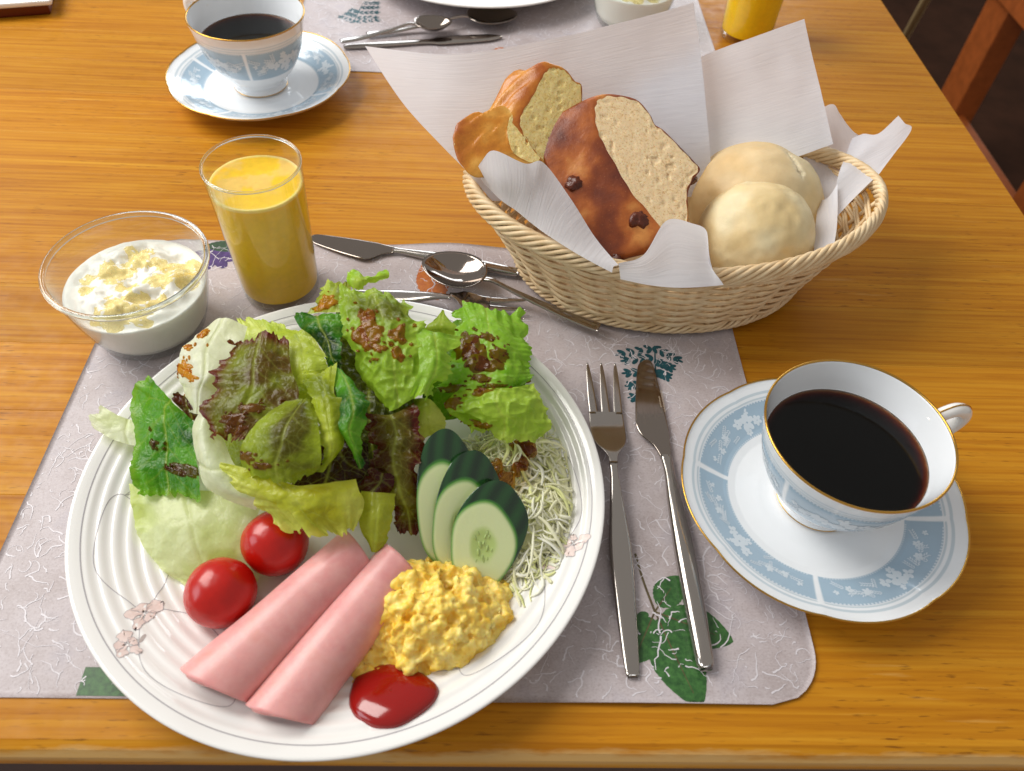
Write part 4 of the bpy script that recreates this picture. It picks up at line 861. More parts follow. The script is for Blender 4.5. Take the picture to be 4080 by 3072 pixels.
# ------------------------------------------------------------------ tomatoes, ham, egg, ketchup
blob('cherry_tomato', up(880, 2362, 1.95), 1.62, TOMATO, None, (1, 1, .95), 1.0, .02, n=40); tag(sc.objects['cherry_tomato'], 'lower cherry tomato, closest to the plate rim', 'tomato', 'cherry tomatoes')
tag(blob('cherry_tomato', up(1097, 2162, 2.05), 1.60, TOMATO, None, (1, 1, .97), 4.0, .02, n=40), 'upper cherry tomato tucked under the yellow lettuce edge', 'tomato', 'cherry tomatoes')
def ham(A, B, rA, rB, label, seed, zb=.55, twist=0.0, tail=1.0):
    A, B = np.asarray(A, float), np.asarray(B, float); x = B - A; L = np.linalg.norm(x); x = x / L; yv = np.cross(x, [0, 0, 1.0]); yv /= np.linalg.norm(yv); zv = np.cross(yv, x)
    nl, nt = 60, 110; u = np.linspace(0, 1, nl)[:, None]; t = np.linspace(0, 1, nt)[None]
    ang = np.pi * (1.5 + twist) + 2 * np.pi * 1.75 * t                      # spiral: starts outside underneath, ends inside
    rad = (rA + (rB - rA) * u ** .8) * (1 - .42 * t) * (1 + .03 * vnoise(u * 4 + seed, t * 7)) + .02
    skew = (-.42 * np.sin(ang) + .45 * np.cos(ang)) * (1 - u) ** 3 - .2 * np.cos(ang) * u ** 2       # ends are not cut square
    flat = 1 + .10 * (1 - u)
    C = A + x * (u * L)[..., None]; droop = .05 * np.sin(np.pi * u)
    G = C + x * skew[..., None] + yv * (rad * flat * np.cos(ang))[..., None] + zv * (rad * (.92 - .10 * (1 - u) ** 3) * np.sin(ang) - droop - .08 * rA * (1 - u) ** 3 + .05 * vnoise(u * 3, t * 4 + seed) * (1 - u))[..., None]
    o = mk('ham_roll', G.reshape(-1, 3), gridF(nl, nt), HAM); so = o.modifiers.new('thick', 'SOLIDIFY'); so.thickness = .0012; so.offset = 0
    return tag(o, label, 'ham', 'rolled ham slices')
ham(up(850, 2720, 2.0), up(1425, 2195, 2.05), 1.58, 1.40, 'rolled pink ham slice beside the tomatoes', .4)
ham(up(1110, 2835, 1.75), up(1590, 2240, 1.95), 1.46, 1.36, 'rolled pink ham slice next to the scrambled egg', 2.2)
# egg: many curds fused by a voxel remesh
g = np.random.default_rng(21); q = Bag(); ec = np.array([-2.05, 14.75])
def ico(c, r, n=9):
    th = np.linspace(.05, np.pi - .05, n)[:, None]; ph = (np.arange(2 * n) * np.pi / n)[None]
    return np.asarray(c) + r * np.stack([np.sin(th) * np.cos(ph), np.sin(th) * np.sin(ph), np.cos(th) + 0 * ph], -1), gridF(n, 2 * n, wrapv=True)
def add_cap(c, r, n=9):
    V, F = ico(c, r, n); q.add(V, F)
def eggtop(x, y):
    a = math.hypot((x - ec[0]) / 3.15, (y - ec[1] - .1) / 2.75); b = math.hypot((x - .1) / 1.5, (y - 15.2) / 1.9); c_ = math.hypot((x + 4.2) / 1.3, (y - 12.7) / 1.3)
    return max(2.8 * max(0, 1 - a ** 2.2) ** .6, 1.55 * max(0, 1 - b ** 2.4) ** .6, .9 * max(0, 1 - c_ ** 2.4) ** .6)
for k in range(900):
    x, y = g.uniform(-5.7, 2.2), g.uniform(11.2, 18.0); h = eggtop(x, y)
    if h <= 0: continue
    rr = g.uniform(.14, .34) if k % 3 else g.uniform(.36, .66)
    add_cap((x, y, .5 + max(h - rr * .55, .1) * (1 if k % 3 else g.uniform(.2, 1)) + g.normal(0, .08)), rr, 7)
for k in range(160):
    x, y = g.uniform(-5.2, 1.8), g.uniform(11.8, 17.6); h = eggtop(x, y)
    if h > .4: add_cap((x, y, .5 + h * .4), min(.75, h * .5 + .1), 8)
o = q.build('scrambled_egg', EGG); tag(o, 'mound of yellow scrambled egg beside the ketchup', 'egg')
rm = o.modifiers.new('fuse', 'REMESH'); rm.mode = 'VOXEL'; rm.voxel_size = .0007; rm.use_smooth_shade = True
smo = o.modifiers.new('soft', 'SMOOTH'); smo.factor = .5; smo.iterations = 9
for nm_, sz, st in (('fold', .012, .010), ('curd', .0048, .0044), ('grain', .0018, .0012)):
    tx = bpy.data.textures.new(nm_, 'CLOUDS'); tx.noise_scale = sz; tx.noise_depth = 2; dm = o.modifiers.new(nm_, 'DISPLACE'); dm.texture = tx; dm.strength = st; dm.mid_level = .5; dm.texture_coords = 'LOCAL'
kc = up(1565, 2775, 1.0); n = 80; rr = np.linspace(0.01, 1, 26)[:, None]; t = (np.arange(n) * 2 * np.pi / n)[None]
sh = 1 + .09 * vnoise(np.cos(t) * 1.4 + 2, np.sin(t) * 1.4); X = kc[0] + rr * 1.95 * sh * np.cos(t); Y = kc[1] - .05 + rr * 1.55 * sh * np.sin(t)
Z = PZ + np.interp(np.hypot(X - PC[0], Y - PC[1]), [0, 7.2, 8.2, 9.2, 10.4, 11.6, 12.6], [.42, .42, .52, .76, 1.16, 1.62, 2.0]) - .04 + .62 * np.sqrt(np.maximum(1 - rr ** 2.6, 0)) + .06 * fbm(X * .5, Y * .5, 0, 2) * (1 - rr ** 2)
tag(mk('ketchup', np.stack([X, Y, Z], -1).reshape(-1, 3), gridF(26, n, wrapv=True), KETCH), 'glossy red ketchup blob below the scrambled egg', 'ketchup')

# ------------------------------------------------------------------ cucumber slices
def cucumber(top, bot, mid_r, depth, label, width, lift=0.0):
    T, Bm = np.asarray(top, float), np.asarray(bot, float); c = (T + Bm) / 2; a = (T - Bm) / 2; la = np.linalg.norm(a); ah = a / la
    b = np.asarray(mid_r, float) - c; b -= ah * (b @ ah); bh = b / np.linalg.norm(b); nn = np.cross(bh, ah)
    campos = np.array([0, 0, CAM_H]); nn = nn if nn @ (campos - c) > 0 else -nn
    root = thing('cucumber_slice', label, 'cucumber', (c[0], c[1], min(T[2], Bm[2])), 'cucumber slices')
    m = 72; t = np.arange(m) * 2 * np.pi / m; lob = 1 + .025 * np.cos(3 * t + .4) + .02 * np.cos(5 * t)
    ring = (width * lob * np.cos(t))[:, None] * bh + (la * lob * np.sin(t))[:, None] * ah
    dv = np.asarray(depth, float)
    ks = np.linspace(0, 1, 12); G = np.array([c + ring * (1 + .05 * math.sin(math.pi * k)) * (1 - .03 * k) + dv * k for k in ks])
    rid = .5 + .5 * np.cos(t * 11 + 1); col = np.array([lin((8, 44, 20)) * (1 - r_ * .6) + lin((36, 92, 40)) * r_ * .6 for r_ in rid]); colp = np.tile(col, (12, 1)).reshape(12, m, 3)
    colp[0] = lin((70, 140, 50)); G = G * 1.0
    mk('peel', G.reshape(-1, 3), gridF(12, m, wrapv=True), PEEL, root, col=colp.reshape(-1, 3))
    for nm, k0, sg in (('cut_face', 0, 1), ('back_face', -1, -1)):
        rr = np.linspace(1, 0.001, 30); F0 = G[k0]; cc = F0.mean(0); P = cc + (F0 - cc)[None] * rr[:, None, None]
        zed = .03 * np.sin(np.clip((1 - rr) * 12, 0, np.pi / 2)) - .05 * sstep(.45, .1, rr)
        P = P + nn * sg * (zed[:, None, None])
        colf = np.zeros((30, m, 3)); 
        for i, r_ in enumerate(rr):
            e = lin((96, 160, 60)); w = lin((228, 240, 184)); core = lin((196, 220, 134))
            colf[i] = e * sstep(.9, 1.0, r_) + w * (1 - sstep(.9, 1.0, r_)) if r_ > .5 else w * sstep(.3, .5, r_) + core * (1 - sstep(.3, .5, r_))
        mk(nm, P.reshape(-1, 3), gridF(30, m, wrapv=True), CUCF, root, col=colf.reshape(-1, 3))
    g = np.random.default_rng(int(width * 1000)); 
    for k in range(16):
        s = g.uniform(-.55, .35); w_ = g.uniform(-.32, .32) * width * (1 - .4 * abs(s)); lo = np.sign(w_) * g.uniform(.2, 1.2) if s > -.2 else g.uniform(-1, 1)
        ss_ = g.uniform(.6, 1.1); p = c + ah * s * la * .9 + bh * w_ - nn * .012; dirv = ah * math.cos(.4 * lo) + bh * math.sin(.4 * lo); pv = np.cross(nn, dirv)
        th = np.linspace(.05, np.pi - .05, 7)[:, None]; ph = (np.arange(10) * np.pi / 5)[None]
        Vs = p + ss_ * .19 * np.cos(th)[..., None] * dirv + (ss_ * .085 * np.sin(th) * np.cos(ph))[..., None] * pv + (.05 * np.sin(th) * np.sin(ph))[..., None] * nn
        mk('seed', Vs.reshape(-1, 3), gridF(7, 10, wrapv=True), SEED, root)
    return root
cucumber(up(1752, 1842, 4.6), up(1800, 2260, 1.3), up(1830, 2020, 3.1), (.1, 1.45, .9), 'backmost dark-skinned cucumber slice, mostly covered', 1.45)
cucumber(up(1850, 1912, 4.3), up(1835, 2290, 1.3), up(1930, 2060, 2.9), (.4, 1.3, .75), 'middle cucumber slice between the other two', 1.55)
cucumber(up(1922, 1998, 4.0), up(1925, 2345, 1.25), up(2028, 2140, 2.7), (.6, .95, .5), 'front cucumber slice showing its seeds', 1.62)

# ------------------------------------------------------------------ shredded cabbage
q = Bag(); g = np.random.default_rng(31)
cc = up(2095, 2010, 1.6)[:2]
def cab_h(x, y):
    a = math.hypot((x - cc[0] + .2) / 2.7, (y - cc[1] - .6) / 4.6); b = math.hypot((x - cc[0] + .9) / 2.2, (y - cc[1] - 2.6) / 2.8)
    return max(1.9 * max(0, 1 - a * a), 3.0 * max(0, 1 - b * b))
for k in range(900):
    for _ in range(40):
        x, y = g.uniform(cc[0] - 3.6, cc[0] + 1.7), g.uniform(cc[1] - 3.9, cc[1] + 5.2)
        h = cab_h(x, y)
        if h > .02 and math.hypot(x - PC[0], y - PC[1]) < 11.2: break
    a = g.uniform(0, 6.3) if k % 3 else g.normal(-1.35, .5); L = g.uniform(1.2, 2.8); n = 12; cur = g.normal(0, .2); P = []
    base = plate_z(np.array(math.hypot(x - PC[0], y - PC[1]))); z = float(base) + .08 + h * g.uniform(.35, .95); tilt = g.normal(0, .12)
    px_, py_, pz = x, y, z
    for i in range(n):
        q_ = math.hypot(px_ - PC[0], py_ - PC[1])
        if q_ > 11.7: px_, py_ = PC[0] + (px_ - PC[0]) * 11.7 / q_, PC[1] + (py_ - PC[1]) * 11.7 / q_
        P.append((px_, py_, max(pz, float(plate_z(np.array(math.hypot(px_ - PC[0], py_ - PC[1])))) + .05)))
        a += cur + g.normal(0, .1); px_ += L / n * math.cos(a); py_ += L / n * math.sin(a); pz = pz + L / n * tilt - .02 * i * (1 if pz > base + cab_h(px_, py_) else .2)
    P = np.array(P); T = np.gradient(P, axis=0); T /= np.linalg.norm(T, axis=1, keepdims=True); U = g.normal(0, 1, 3); U = np.array([U[0] * .35, U[1] * .35, 1.0])
    N = np.cross(T, U); N /= np.linalg.norm(N, axis=1, keepdims=True) + 1e-9; w = g.uniform(.03, .10) * np.sin(np.linspace(.25, np.pi - .25, n)) ** .5; M = np.cross(N, T)
    A_, B_ = P + N * w[:, None], P - N * w[:, None]; th_ = .012
    V = np.stack([A_ + M * th_, B_ + M * th_, B_ - M * th_, A_ - M * th_], 1); col = lin((244, 242, 186)) * (1 - (f := g.uniform(0, 1))) + lin((252, 252, 234)) * f
    if g.uniform() < .25: col = lin((232, 236, 160))
    q.add(V, gridF(n, 4, wrapv=True), col)
th = (np.arange(60) * 2 * np.pi / 60)[None]; rr = np.linspace(.01, 1, 40)[:, None]; X = cc[0] - .35 + rr * 2.6 * np.cos(th); Y = cc[1] + .9 + rr * 4.2 * np.sin(th)
H = np.vectorize(cab_h)(X, Y); Z = plate_z(np.hypot(X - PC[0], Y - PC[1])) - .02 + .62 * H + .10 * fbm(X * 2.2, Y * 2.2, 0, 3) * (rr < .97)
q.add(np.stack([X, Y, Z], -1), gridF(40, 60, wrapv=True), lin((244, 244, 196)))
tag(q.build('shredded_cabbage', CABB), 'heap of pale shredded cabbage behind the cucumber', 'cabbage', kind='stuff')

# ------------------------------------------------------------------ lettuce
PATCH = {}
def leaf(name, label, zone, rows_, col, edge=None, frill='', amp=.16, ser=.10, crink=.09, ew=.35, nu=92, nv=84, seed=0.0, blister=0.0, light=None, freq=1.1, cat='lettuce', dark=None, group='lettuce leaves', plate_clear=True, ice=False):
    Nn = net(zone, rows_); G = tensor(Nn, nu, nv)
    U, Vv = np.meshgrid(np.linspace(0, 1, nu), np.linspace(0, 1, nv), indexing='ij')
    lu = np.linalg.norm(np.diff(G, axis=0), axis=-1).sum(0).mean(); lv = np.linalg.norm(np.diff(G, axis=1), axis=-1).sum(1).mean()
    N = normals(G); D = np.full((nu, nv), 9.0)
    du = np.gradient(G, axis=0); du /= np.linalg.norm(du, axis=-1, keepdims=True) + 1e-9; dv = np.gradient(G, axis=1); dv /= np.linalg.norm(dv, axis=-1, keepdims=True) + 1e-9
    off = np.zeros_like(G)
    for e in frill:
        d, s, o_ = {'t': (U * lu, Vv * lv, -du), 'b': ((1 - U) * lu, Vv * lv, du), 'l': (Vv * lv, U * lu, -dv), 'r': ((1 - Vv) * lv, U * lu, dv)}[e]
        D = np.minimum(D, d); sd = seed + ord(e)
        w = np.exp(-d / .6); ruf = np.sin(s * 3.3 + 2.2 * vnoise(s * .8, sd)) * .6 + vnoise(s * 2.6, sd + 3) * .9 + .35 * vnoise(s * 6, sd + 7)
        w2 = np.exp(-d / .3); jag = vnoise(s * 2.2, sd + 11) + .8 * vnoise(s * 5.5, sd + 13) + .35 * vnoise(s * 12, sd + 17)
        off += N * (1.35 * amp * w * ruf)[..., None] + o_ * (1.5 * ser * w2 * jag)[..., None]
    cr = crink * fbm(G[..., 0] * freq + seed, G[..., 1] * freq, G[..., 2] * freq, 3)
    if blister: 
        bl = np.abs(vnoise(G[..., 0] * 2.3 + seed, G[..., 1] * 2.3, G[..., 2] * 2.3)); cr = cr + blister * (1 - bl) ** 2
    mid = np.abs(Vv - .5); cr = cr - .05 * np.exp(-(mid * lv / .12) ** 2)
    G = G + off + N * cr[..., None]
    if plate_clear:
        pz = plate_z(np.hypot(G[..., 0] - PC[0], G[..., 1] - PC[1])) + .05; inside = np.hypot(G[..., 0] - PC[0], G[..., 1] - PC[1]) < 13.4
        G[..., 2] = np.where(inside, np.maximum(G[..., 2], pz), np.maximum(G[..., 2], .3))
    base = lin(col) * 1.05; C = np.broadcast_to(base, G.shape).copy()
    f = fbm(U * lu * .5 + seed, Vv * lv * .5, 3.3, 3); 
    if light is not None: k = sstep(.0, .55, f)[..., None]; C = C * (1 - k) + lin(light) * k
    if dark is not None: k = sstep(.0, .55, -f)[..., None]; C = C * (1 - k) + lin(dark) * k
    if edge is not None: k = (np.exp(-np.maximum(D - .12, 0) / ew) * (1 + .5 * f)).clip(0, 1)[..., None]; C = C * (1 - k) + lin(edge) * k
    ph = (U * lu * .9 - mid * lv * .7 + .25 * f) % 1.0; vein = np.maximum(np.exp(-(mid * lv / .07) ** 2), .55 * np.exp(-((ph - .5) / .05) ** 2) * np.exp(-mid))
    C = C * (1 - .4 * vein[..., None]) + lin((202, 210, 130)) * .4 * vein[..., None]
    if not ice: C = C * np.array([1.02, 1.05, .55])
    o = mk(name, G.reshape(-1, 3), gridF(nu, nv), ICE if ice else LEAF, None, col=C.reshape(-1, 3)); PATCH[label] = (G, normals(G))
    return tag(o, label, cat, group)
def dressing(leaf_label, label, spots, col=(120, 52, 10), h=.07):
    G, N = PATCH[leaf_label]; nu, nv = G.shape[:2]; b = Bag()
    def samp(A, u, v):
        u = np.clip(u, 0, 1) * (nu - 1); v = np.clip(v, 0, 1) * (nv - 1); i = np.minimum(u.astype(int), nu - 2); j = np.minimum(v.astype(int), nv - 2); fu = (u - i)[..., None]; fv = (v - j)[..., None]
        return A[i, j] * (1 - fu) * (1 - fv) + A[i + 1, j] * fu * (1 - fv) + A[i, j + 1] * (1 - fu) * fv + A[i + 1, j + 1] * fu * fv
    gg = np.random.default_rng(len(label)); spots = list(spots)
    for (u, v, ru, rv) in list(spots):
        for _ in range(5): spots.append((u + gg.normal(0, 1.1 * ru + .03), v + gg.normal(0, 1.1 * rv + .03), gg.uniform(.008, .02), gg.uniform(.01, .028)))
    for k, (u, v, ru, rv) in enumerate(spots):
        kk, m = 10, 34; rr = np.linspace(.01, 1, kk)[:, None]; t = (np.arange(m) * 2 * np.pi / m)[None]
        sh = 1 + .45 * vnoise(np.cos(t) * 1.8 + 5 * u + k, np.sin(t) * 1.8 + 7 * v) + .2 * vnoise(np.cos(t) * 4.5, np.sin(t) * 4.5 + k)
        uu = u + ru * rr * sh * np.sin(t); vv = v + rv * rr * sh * np.cos(t); P = samp(G, uu, vv); Q = samp(N, uu, vv)
        hh = h * np.sqrt(np.maximum(1 - rr ** 2, 0)) * (1 + .5 * vnoise(uu * 30, vv * 30)) + .022 - .03 * rr ** 8
        b.add(P + Q * hh[..., None], gridF(kk, m, wrapv=True), lin(col))
    o = b.build('salad_dressing', DRESS); return tag(o, label, 'dressing', 'salad dressing', 'stuff')

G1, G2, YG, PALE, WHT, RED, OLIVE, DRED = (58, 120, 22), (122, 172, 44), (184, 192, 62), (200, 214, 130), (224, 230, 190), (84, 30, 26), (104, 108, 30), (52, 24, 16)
# hidden bed of darker leaves that carries the heap
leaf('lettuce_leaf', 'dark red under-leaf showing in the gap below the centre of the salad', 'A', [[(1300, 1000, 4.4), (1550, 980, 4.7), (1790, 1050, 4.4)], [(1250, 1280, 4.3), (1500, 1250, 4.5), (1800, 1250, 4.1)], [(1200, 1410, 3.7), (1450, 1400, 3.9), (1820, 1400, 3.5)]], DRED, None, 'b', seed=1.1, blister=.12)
leaf('lettuce_leaf', 'dark blistered olive leaf deep in the middle of the salad', 'A', [[(1560, 90, 5.0), (1800, 60, 5.4), (2080, 120, 5.3)], [(1500, 500, 4.9), (1800, 500, 5.0), (2120, 500, 5.0)], [(1560, 900, 4.6), (1800, 900, 4.6), (2150, 900, 4.5)], [(1640, 1250, 3.4), (1850, 1250, 3.6), (2150, 1180, 3.4)]], (70, 74, 22), None, '', seed=2.1, blister=.22, dark=(34, 36, 12))
leaf('lettuce_leaf', 'pale iceberg leaf bed under the red leaf', 'A', [[(560, 400, 3.6), (900, 350, 4.6), (1400, 350, 4.6)], [(560, 800, 3.4), (900, 800, 4.6), (1400, 800, 4.6)], [(600, 1200, 2.8), (1000, 1300, 3.6), (1400, 1300, 3.6)]], (150, 160, 60), None, '', seed=3.3)
leaf('lettuce_leaf', 'broad green leaf lying under the right of the salad', 'B', [[(1000, 500, 3.6), (1400, 420, 3.9), (1720, 480, 3.4)], [(950, 900, 3.6), (1350, 900, 4.2), (1740, 850, 3.8)], [(950, 1250, 3.0), (1350, 1200, 3.8), (1760, 1150, 3.2)]], (92, 136, 36), None, 'tr', seed=4.3, dark=(50, 84, 20))
# visible leaves, back to front
leaf('lettuce_leaf', 'white iceberg strip hanging over the left plate rim', 'C', [[(110, 35, 3.2), (230, 105, 3.05), (370, 150, 2.9), (600, 250, 2.6)], [(35, 110, 2.95), (200, 200, 2.85), (360, 250, 2.75), (600, 330, 2.5)], [(70, 215, 2.8), (200, 285, 2.65), (400, 345, 2.5), (600, 420, 2.3)]], (226, 234, 196), None, 'l', .08, .12, .06, seed=5.2, light=(238, 242, 220), ice=True)
leaf('lettuce_leaf', 'broad pale translucent iceberg leaf flat on the plate beside the tomatoes', 'C', [[(300, 600, 1.9), (700, 640, 2.4), (1300, 700, 2.4)], [(345, 860, 1.7), (750, 850, 2.5), (1250, 880, 2.5)], [(420, 1070, 1.4), (800, 1080, 2.1), (1260, 1100, 2.0)], [(560, 1245, 1.15), (880, 1260, 1.5), (1270, 1270, 1.3)], [(740, 1370, 1.0), (960, 1350, 1.05), (1240, 1340, .95)]], (216, 226, 160), None, 'lb', .05, .04, .10, seed=6.6, light=(234, 240, 192), dark=(200, 212, 122), freq=.6, ice=True)
leaf('lettuce_leaf', 'dark green serrated leaf at the left end of the salad', 'A', [[(165, 548, 4.3), (330, 725, 4.6), (505, 890, 4.2)], [(55, 680, 3.6), (280, 820, 4.0), (515, 1010, 3.9)], [(75, 1000, 3.0), (300, 1050, 3.4), (525, 1130, 3.7)], [(45, 1240, 2.7), (300, 1230, 3.0), (545, 1290, 3.4)], [(110, 1440, 2.3), (320, 1420, 2.5), (565, 1460, 2.9)]], (62, 130, 24), (120, 172, 56), 'lb', .13, .13, .07, .22, seed=7.4, dark=(34, 96, 18), light=(92, 160, 38))
leaf('lettuce_leaf', 'small dark red scrap between the green and white leaves', 'A', [[(395, 690, 4.0), (450, 700, 4.2), (500, 760, 4.3)], [(400, 780, 3.8), (470, 800, 4.0), (540, 830, 4.2)], [(440, 850, 3.6), (500, 880, 3.8), (560, 900, 3.9)]], RED, None, 'lt', seed=8.8, nu=24, nv=24)
leaf('lettuce_leaf', 'white curled iceberg leaf standing at the upper left', 'A', [[(560, 230, 4.6), (720, 128, 5.6), (900, 190, 5.4)], [(435, 330, 4.9), (600, 320, 5.4), (860, 330, 5.2)], [(402, 480, 4.7), (580, 540, 5.4), (800, 480, 5.0)], [(425, 640, 4.3), (540, 660, 4.9), (720, 650, 4.6)], [(455, 815, 3.9), (520, 830, 4.4), (650, 820, 4.2)]], (238, 240, 216), None, 'l', .04, .03, .09, seed=9.1, light=(246, 246, 234), freq=.7, ice=True)
leaf('lettuce_leaf', 'pale green frilly scraps along the back of the salad', 'A', [[(830, 150, 4.4), (900, 140, 4.5), (1040, 165, 4.8), (1180, 190, 5.0)], [(860, 230, 4.6), (960, 220, 4.8), (1080, 240, 5.1), (1200, 260, 5.3)], [(880, 340, 4.6), (980, 330, 4.9), (1100, 340, 5.2), (1220, 360, 5.4)]], PALE, None, 't', .16, .22, seed=10.4, light=(222, 230, 170))
leaf('lettuce_leaf', 'pale yellow-green leaf behind the red leaf', 'A', [[(1030, 180, 5.6), (1250, 200, 5.8), (1390, 250, 5.9)], [(1100, 330, 5.8), (1300, 330, 6.1), (1460, 400, 6.1)], [(1150, 480, 5.8), (1320, 480, 6.2), (1490, 470, 6.2)], [(1200, 640, 5.4), (1330, 600, 5.9), (1450, 560, 5.8)]], (190, 204, 98), None, 'tr', .1, .08, seed=11.7, light=(206, 214, 132))
leaf('lettuce_leaf', 'red-edged lettuce leaf with dark frilled margin at centre left', 'A', [[(800, 305, 6.4), (1000, 245, 6.8), (1205, 300, 6.5)], [(712, 440, 6.2), (950, 450, 6.7), (1220, 500, 6.4)], [(650, 640, 6.0), (930, 650, 6.5), (1280, 700, 6.3)], [(570, 830, 5.6), (850, 850, 6.1), (1150, 850, 6.2)], [(700, 1030, 5.2), (800, 1010, 5.4), (1000, 1000, 5.8)]], (126, 132, 42), (112, 34, 32), 'tlb', .15, .15, .08, .42, seed=12.2, blister=.05, dark=(104, 78, 34), light=(146, 160, 58))
leaf('lettuce_leaf', 'iceberg leaf with a thick white rim curling round the front left', 'A', [[(550, 800, 5.1), (495, 960, 5.0), (540, 1200, 4.5), (620, 1390, 4.0), (960, 1540, 3.4)], [(572, 830, 5.5), (548, 990, 5.4), (610, 1240, 5.0), (730, 1380, 4.6), (990, 1500, 4.0)], [(610, 870, 5.4), (620, 1010, 5.3), (700, 1240, 5.0), (830, 1350, 4.6), (1040, 1450, 4.3)], [(680, 920, 4.9), (730, 1040, 4.7), (820, 1230, 4.6), (950, 1320, 4.5), (1150, 1420, 4.3)]], (236, 240, 216), None, '', .03, .03, .05, seed=13.5, light=(246, 246, 232), freq=.8, ice=True)
leaf('lettuce_leaf', 'round olive-green translucent leaf cupped at the centre', 'A', [[(1180, 740, 6.8), (1320, 718, 7.0), (1392, 745, 6.8)], [(1000, 870, 6.7), (1200, 880, 7.3), (1420, 900, 7.0)], [(880, 1020, 6.3), (1150, 1050, 7.0), (1440, 1060, 6.8)], [(850, 1160, 5.8), (1100, 1200, 6.4), (1440, 1200, 6.3)], [(870, 1270, 5.2), (1130, 1335, 5.6), (1370, 1290, 5.6)]], (142, 154, 46), None, 'b', .1, .1, .06, seed=14.1, dark=(98, 92, 28), light=(168, 184, 66), blister=.03)
leaf('lettuce_leaf', 'yellow frilly lettuce edge hanging over the upper tomato and ham', 'A', [[(690, 1180, 5.1), (950, 1250, 5.4), (1300, 1360, 5.3), (1700, 1310, 5.0)], [(830, 1330, 4.9), (1080, 1430, 5.3), (1400, 1450, 5.3), (1720, 1400, 4.8)], [(980, 1500, 4.4), (1180, 1540, 4.9), (1450, 1560, 4.9), (1760, 1500, 4.5)], [(1110, 1635, 3.9), (1330, 1690, 4.2), (1560, 1715, 4.2), (1690, 1700, 4.0)]], (204, 208, 84), (226, 228, 146), 'bl', .26, .2, .09, .3, seed=15.6, light=(214, 216, 130), dark=(176, 172, 40))
leaf('lettuce_leaf', 'yellow-green pointed leaf tongue drooping onto the ham', 'A', [[(1740, 1400, 4.2), (1850, 1410, 4.4), (1990, 1420, 4.1)], [(1720, 1580, 3.8), (1850, 1590, 4.1), (1965, 1600, 3.7)], [(1740, 1700, 3.3), (1840, 1740, 3.5), (1940, 1740, 3.1)], [(1800, 1800, 2.7), (1830, 1852, 2.8), (1890, 1810, 2.7)]], (176, 182, 60), None, 'r', .06, .04, .05, seed=16.3, light=(190, 196, 84))
leaf('lettuce_leaf', 'glossy dark green leaf standing at the top centre', 'A', [[(1245, 108, 6.4), (1400, 82, 6.8), (1580, 100, 6.7)], [(1290, 190, 6.4), (1430, 180, 6.8), (1600, 160, 6.9)], [(1400, 290, 6.2), (1480, 280, 6.7), (1592, 300, 6.8)], [(1480, 420, 6.0), (1530, 420, 6.4), (1597, 430, 6.5)], [(1520, 530, 5.8), (1550, 530, 6.0), (1585, 515, 6.0)]], (44, 110, 20), None, 'tr', .15, .08, .12, seed=17.8, dark=(18, 62, 12), light=(96, 160, 52))
leaf('lettuce_leaf', 'yellow-green ribbed strip running down the centre', 'A', [[(1320, 545, 6.6), (1440, 520, 6.9), (1560, 470, 6.7)], [(1340, 600, 6.8), (1460, 620, 7.2), (1540, 680, 7.0)], [(1390, 750, 6.9), (1480, 760, 7.3), (1620, 740, 7.1)], [(1420, 950, 6.7), (1500, 950, 7.1), (1600, 930, 6.8)], [(1465, 1120, 6.2), (1530, 1100, 6.5), (1605, 1060, 6.3)], [(1430, 1260, 5.4), (1470, 1250, 5.6), (1530, 1160, 5.7)]], (184, 196, 64), None, 'tl', .14, .12, .07, seed=18.2, light=(206, 214, 112), dark=(140, 154, 36))
leaf('lettuce_leaf', 'bright green pointed leaf hanging right of the central strip', 'A', [[(1530, 500, 6.5), (1580, 500, 6.7), (1640, 560, 6.6)], [(1545, 640, 6.8), (1640, 620, 7.1), (1750, 690, 6.9)], [(1570, 790, 7.0), (1680, 800, 7.4), (1790, 770, 7.0)], [(1565, 930, 6.9), (1650, 940, 7.1), (1745, 960, 6.7)], [(1640, 1060, 6.3), (1690, 1080, 6.5), (1742, 1080, 6.2)], [(1715, 1200, 5.6), (1735, 1235, 5.6), (1757, 1190, 5.6)]], (68, 138, 28), None, 'r', .06, .06, .07, seed=19.9, light=(112, 176, 58), dark=(36, 96, 18))
leaf('lettuce_leaf', 'pale lobe with honey-coloured dressing at the very top', 'B', [[(180, 190, 6.6), (260, 130, 6.9), (380, 160, 6.9)], [(110, 280, 6.5), (230, 260, 7.0), (400, 270, 7.1)], [(70, 400, 6.2), (200, 385, 6.6), (380, 390, 6.8)]], (186, 204, 110), None, 'tl', .14, .12, seed=20.4, light=(208, 216, 150), dark=(146, 150, 60))
leaf('lettuce_leaf', 'small bright curl sticking up at the top of the salad', 'B', [[(370, 85, 7.0), (450, 62, 7.3), (560, 90, 7.3), (670, 68, 7.2)], [(365, 130, 7.1), (450, 130, 7.4), (560, 106, 7.4), (680, 95, 7.2)], [(400, 190, 6.9), (470, 200, 7.0), (540, 160, 7.0), (620, 120, 7.0)]], (164, 204, 72), None, 'tb', .1, .06, seed=21.3, light=(196, 220, 116), nu=36, nv=40)
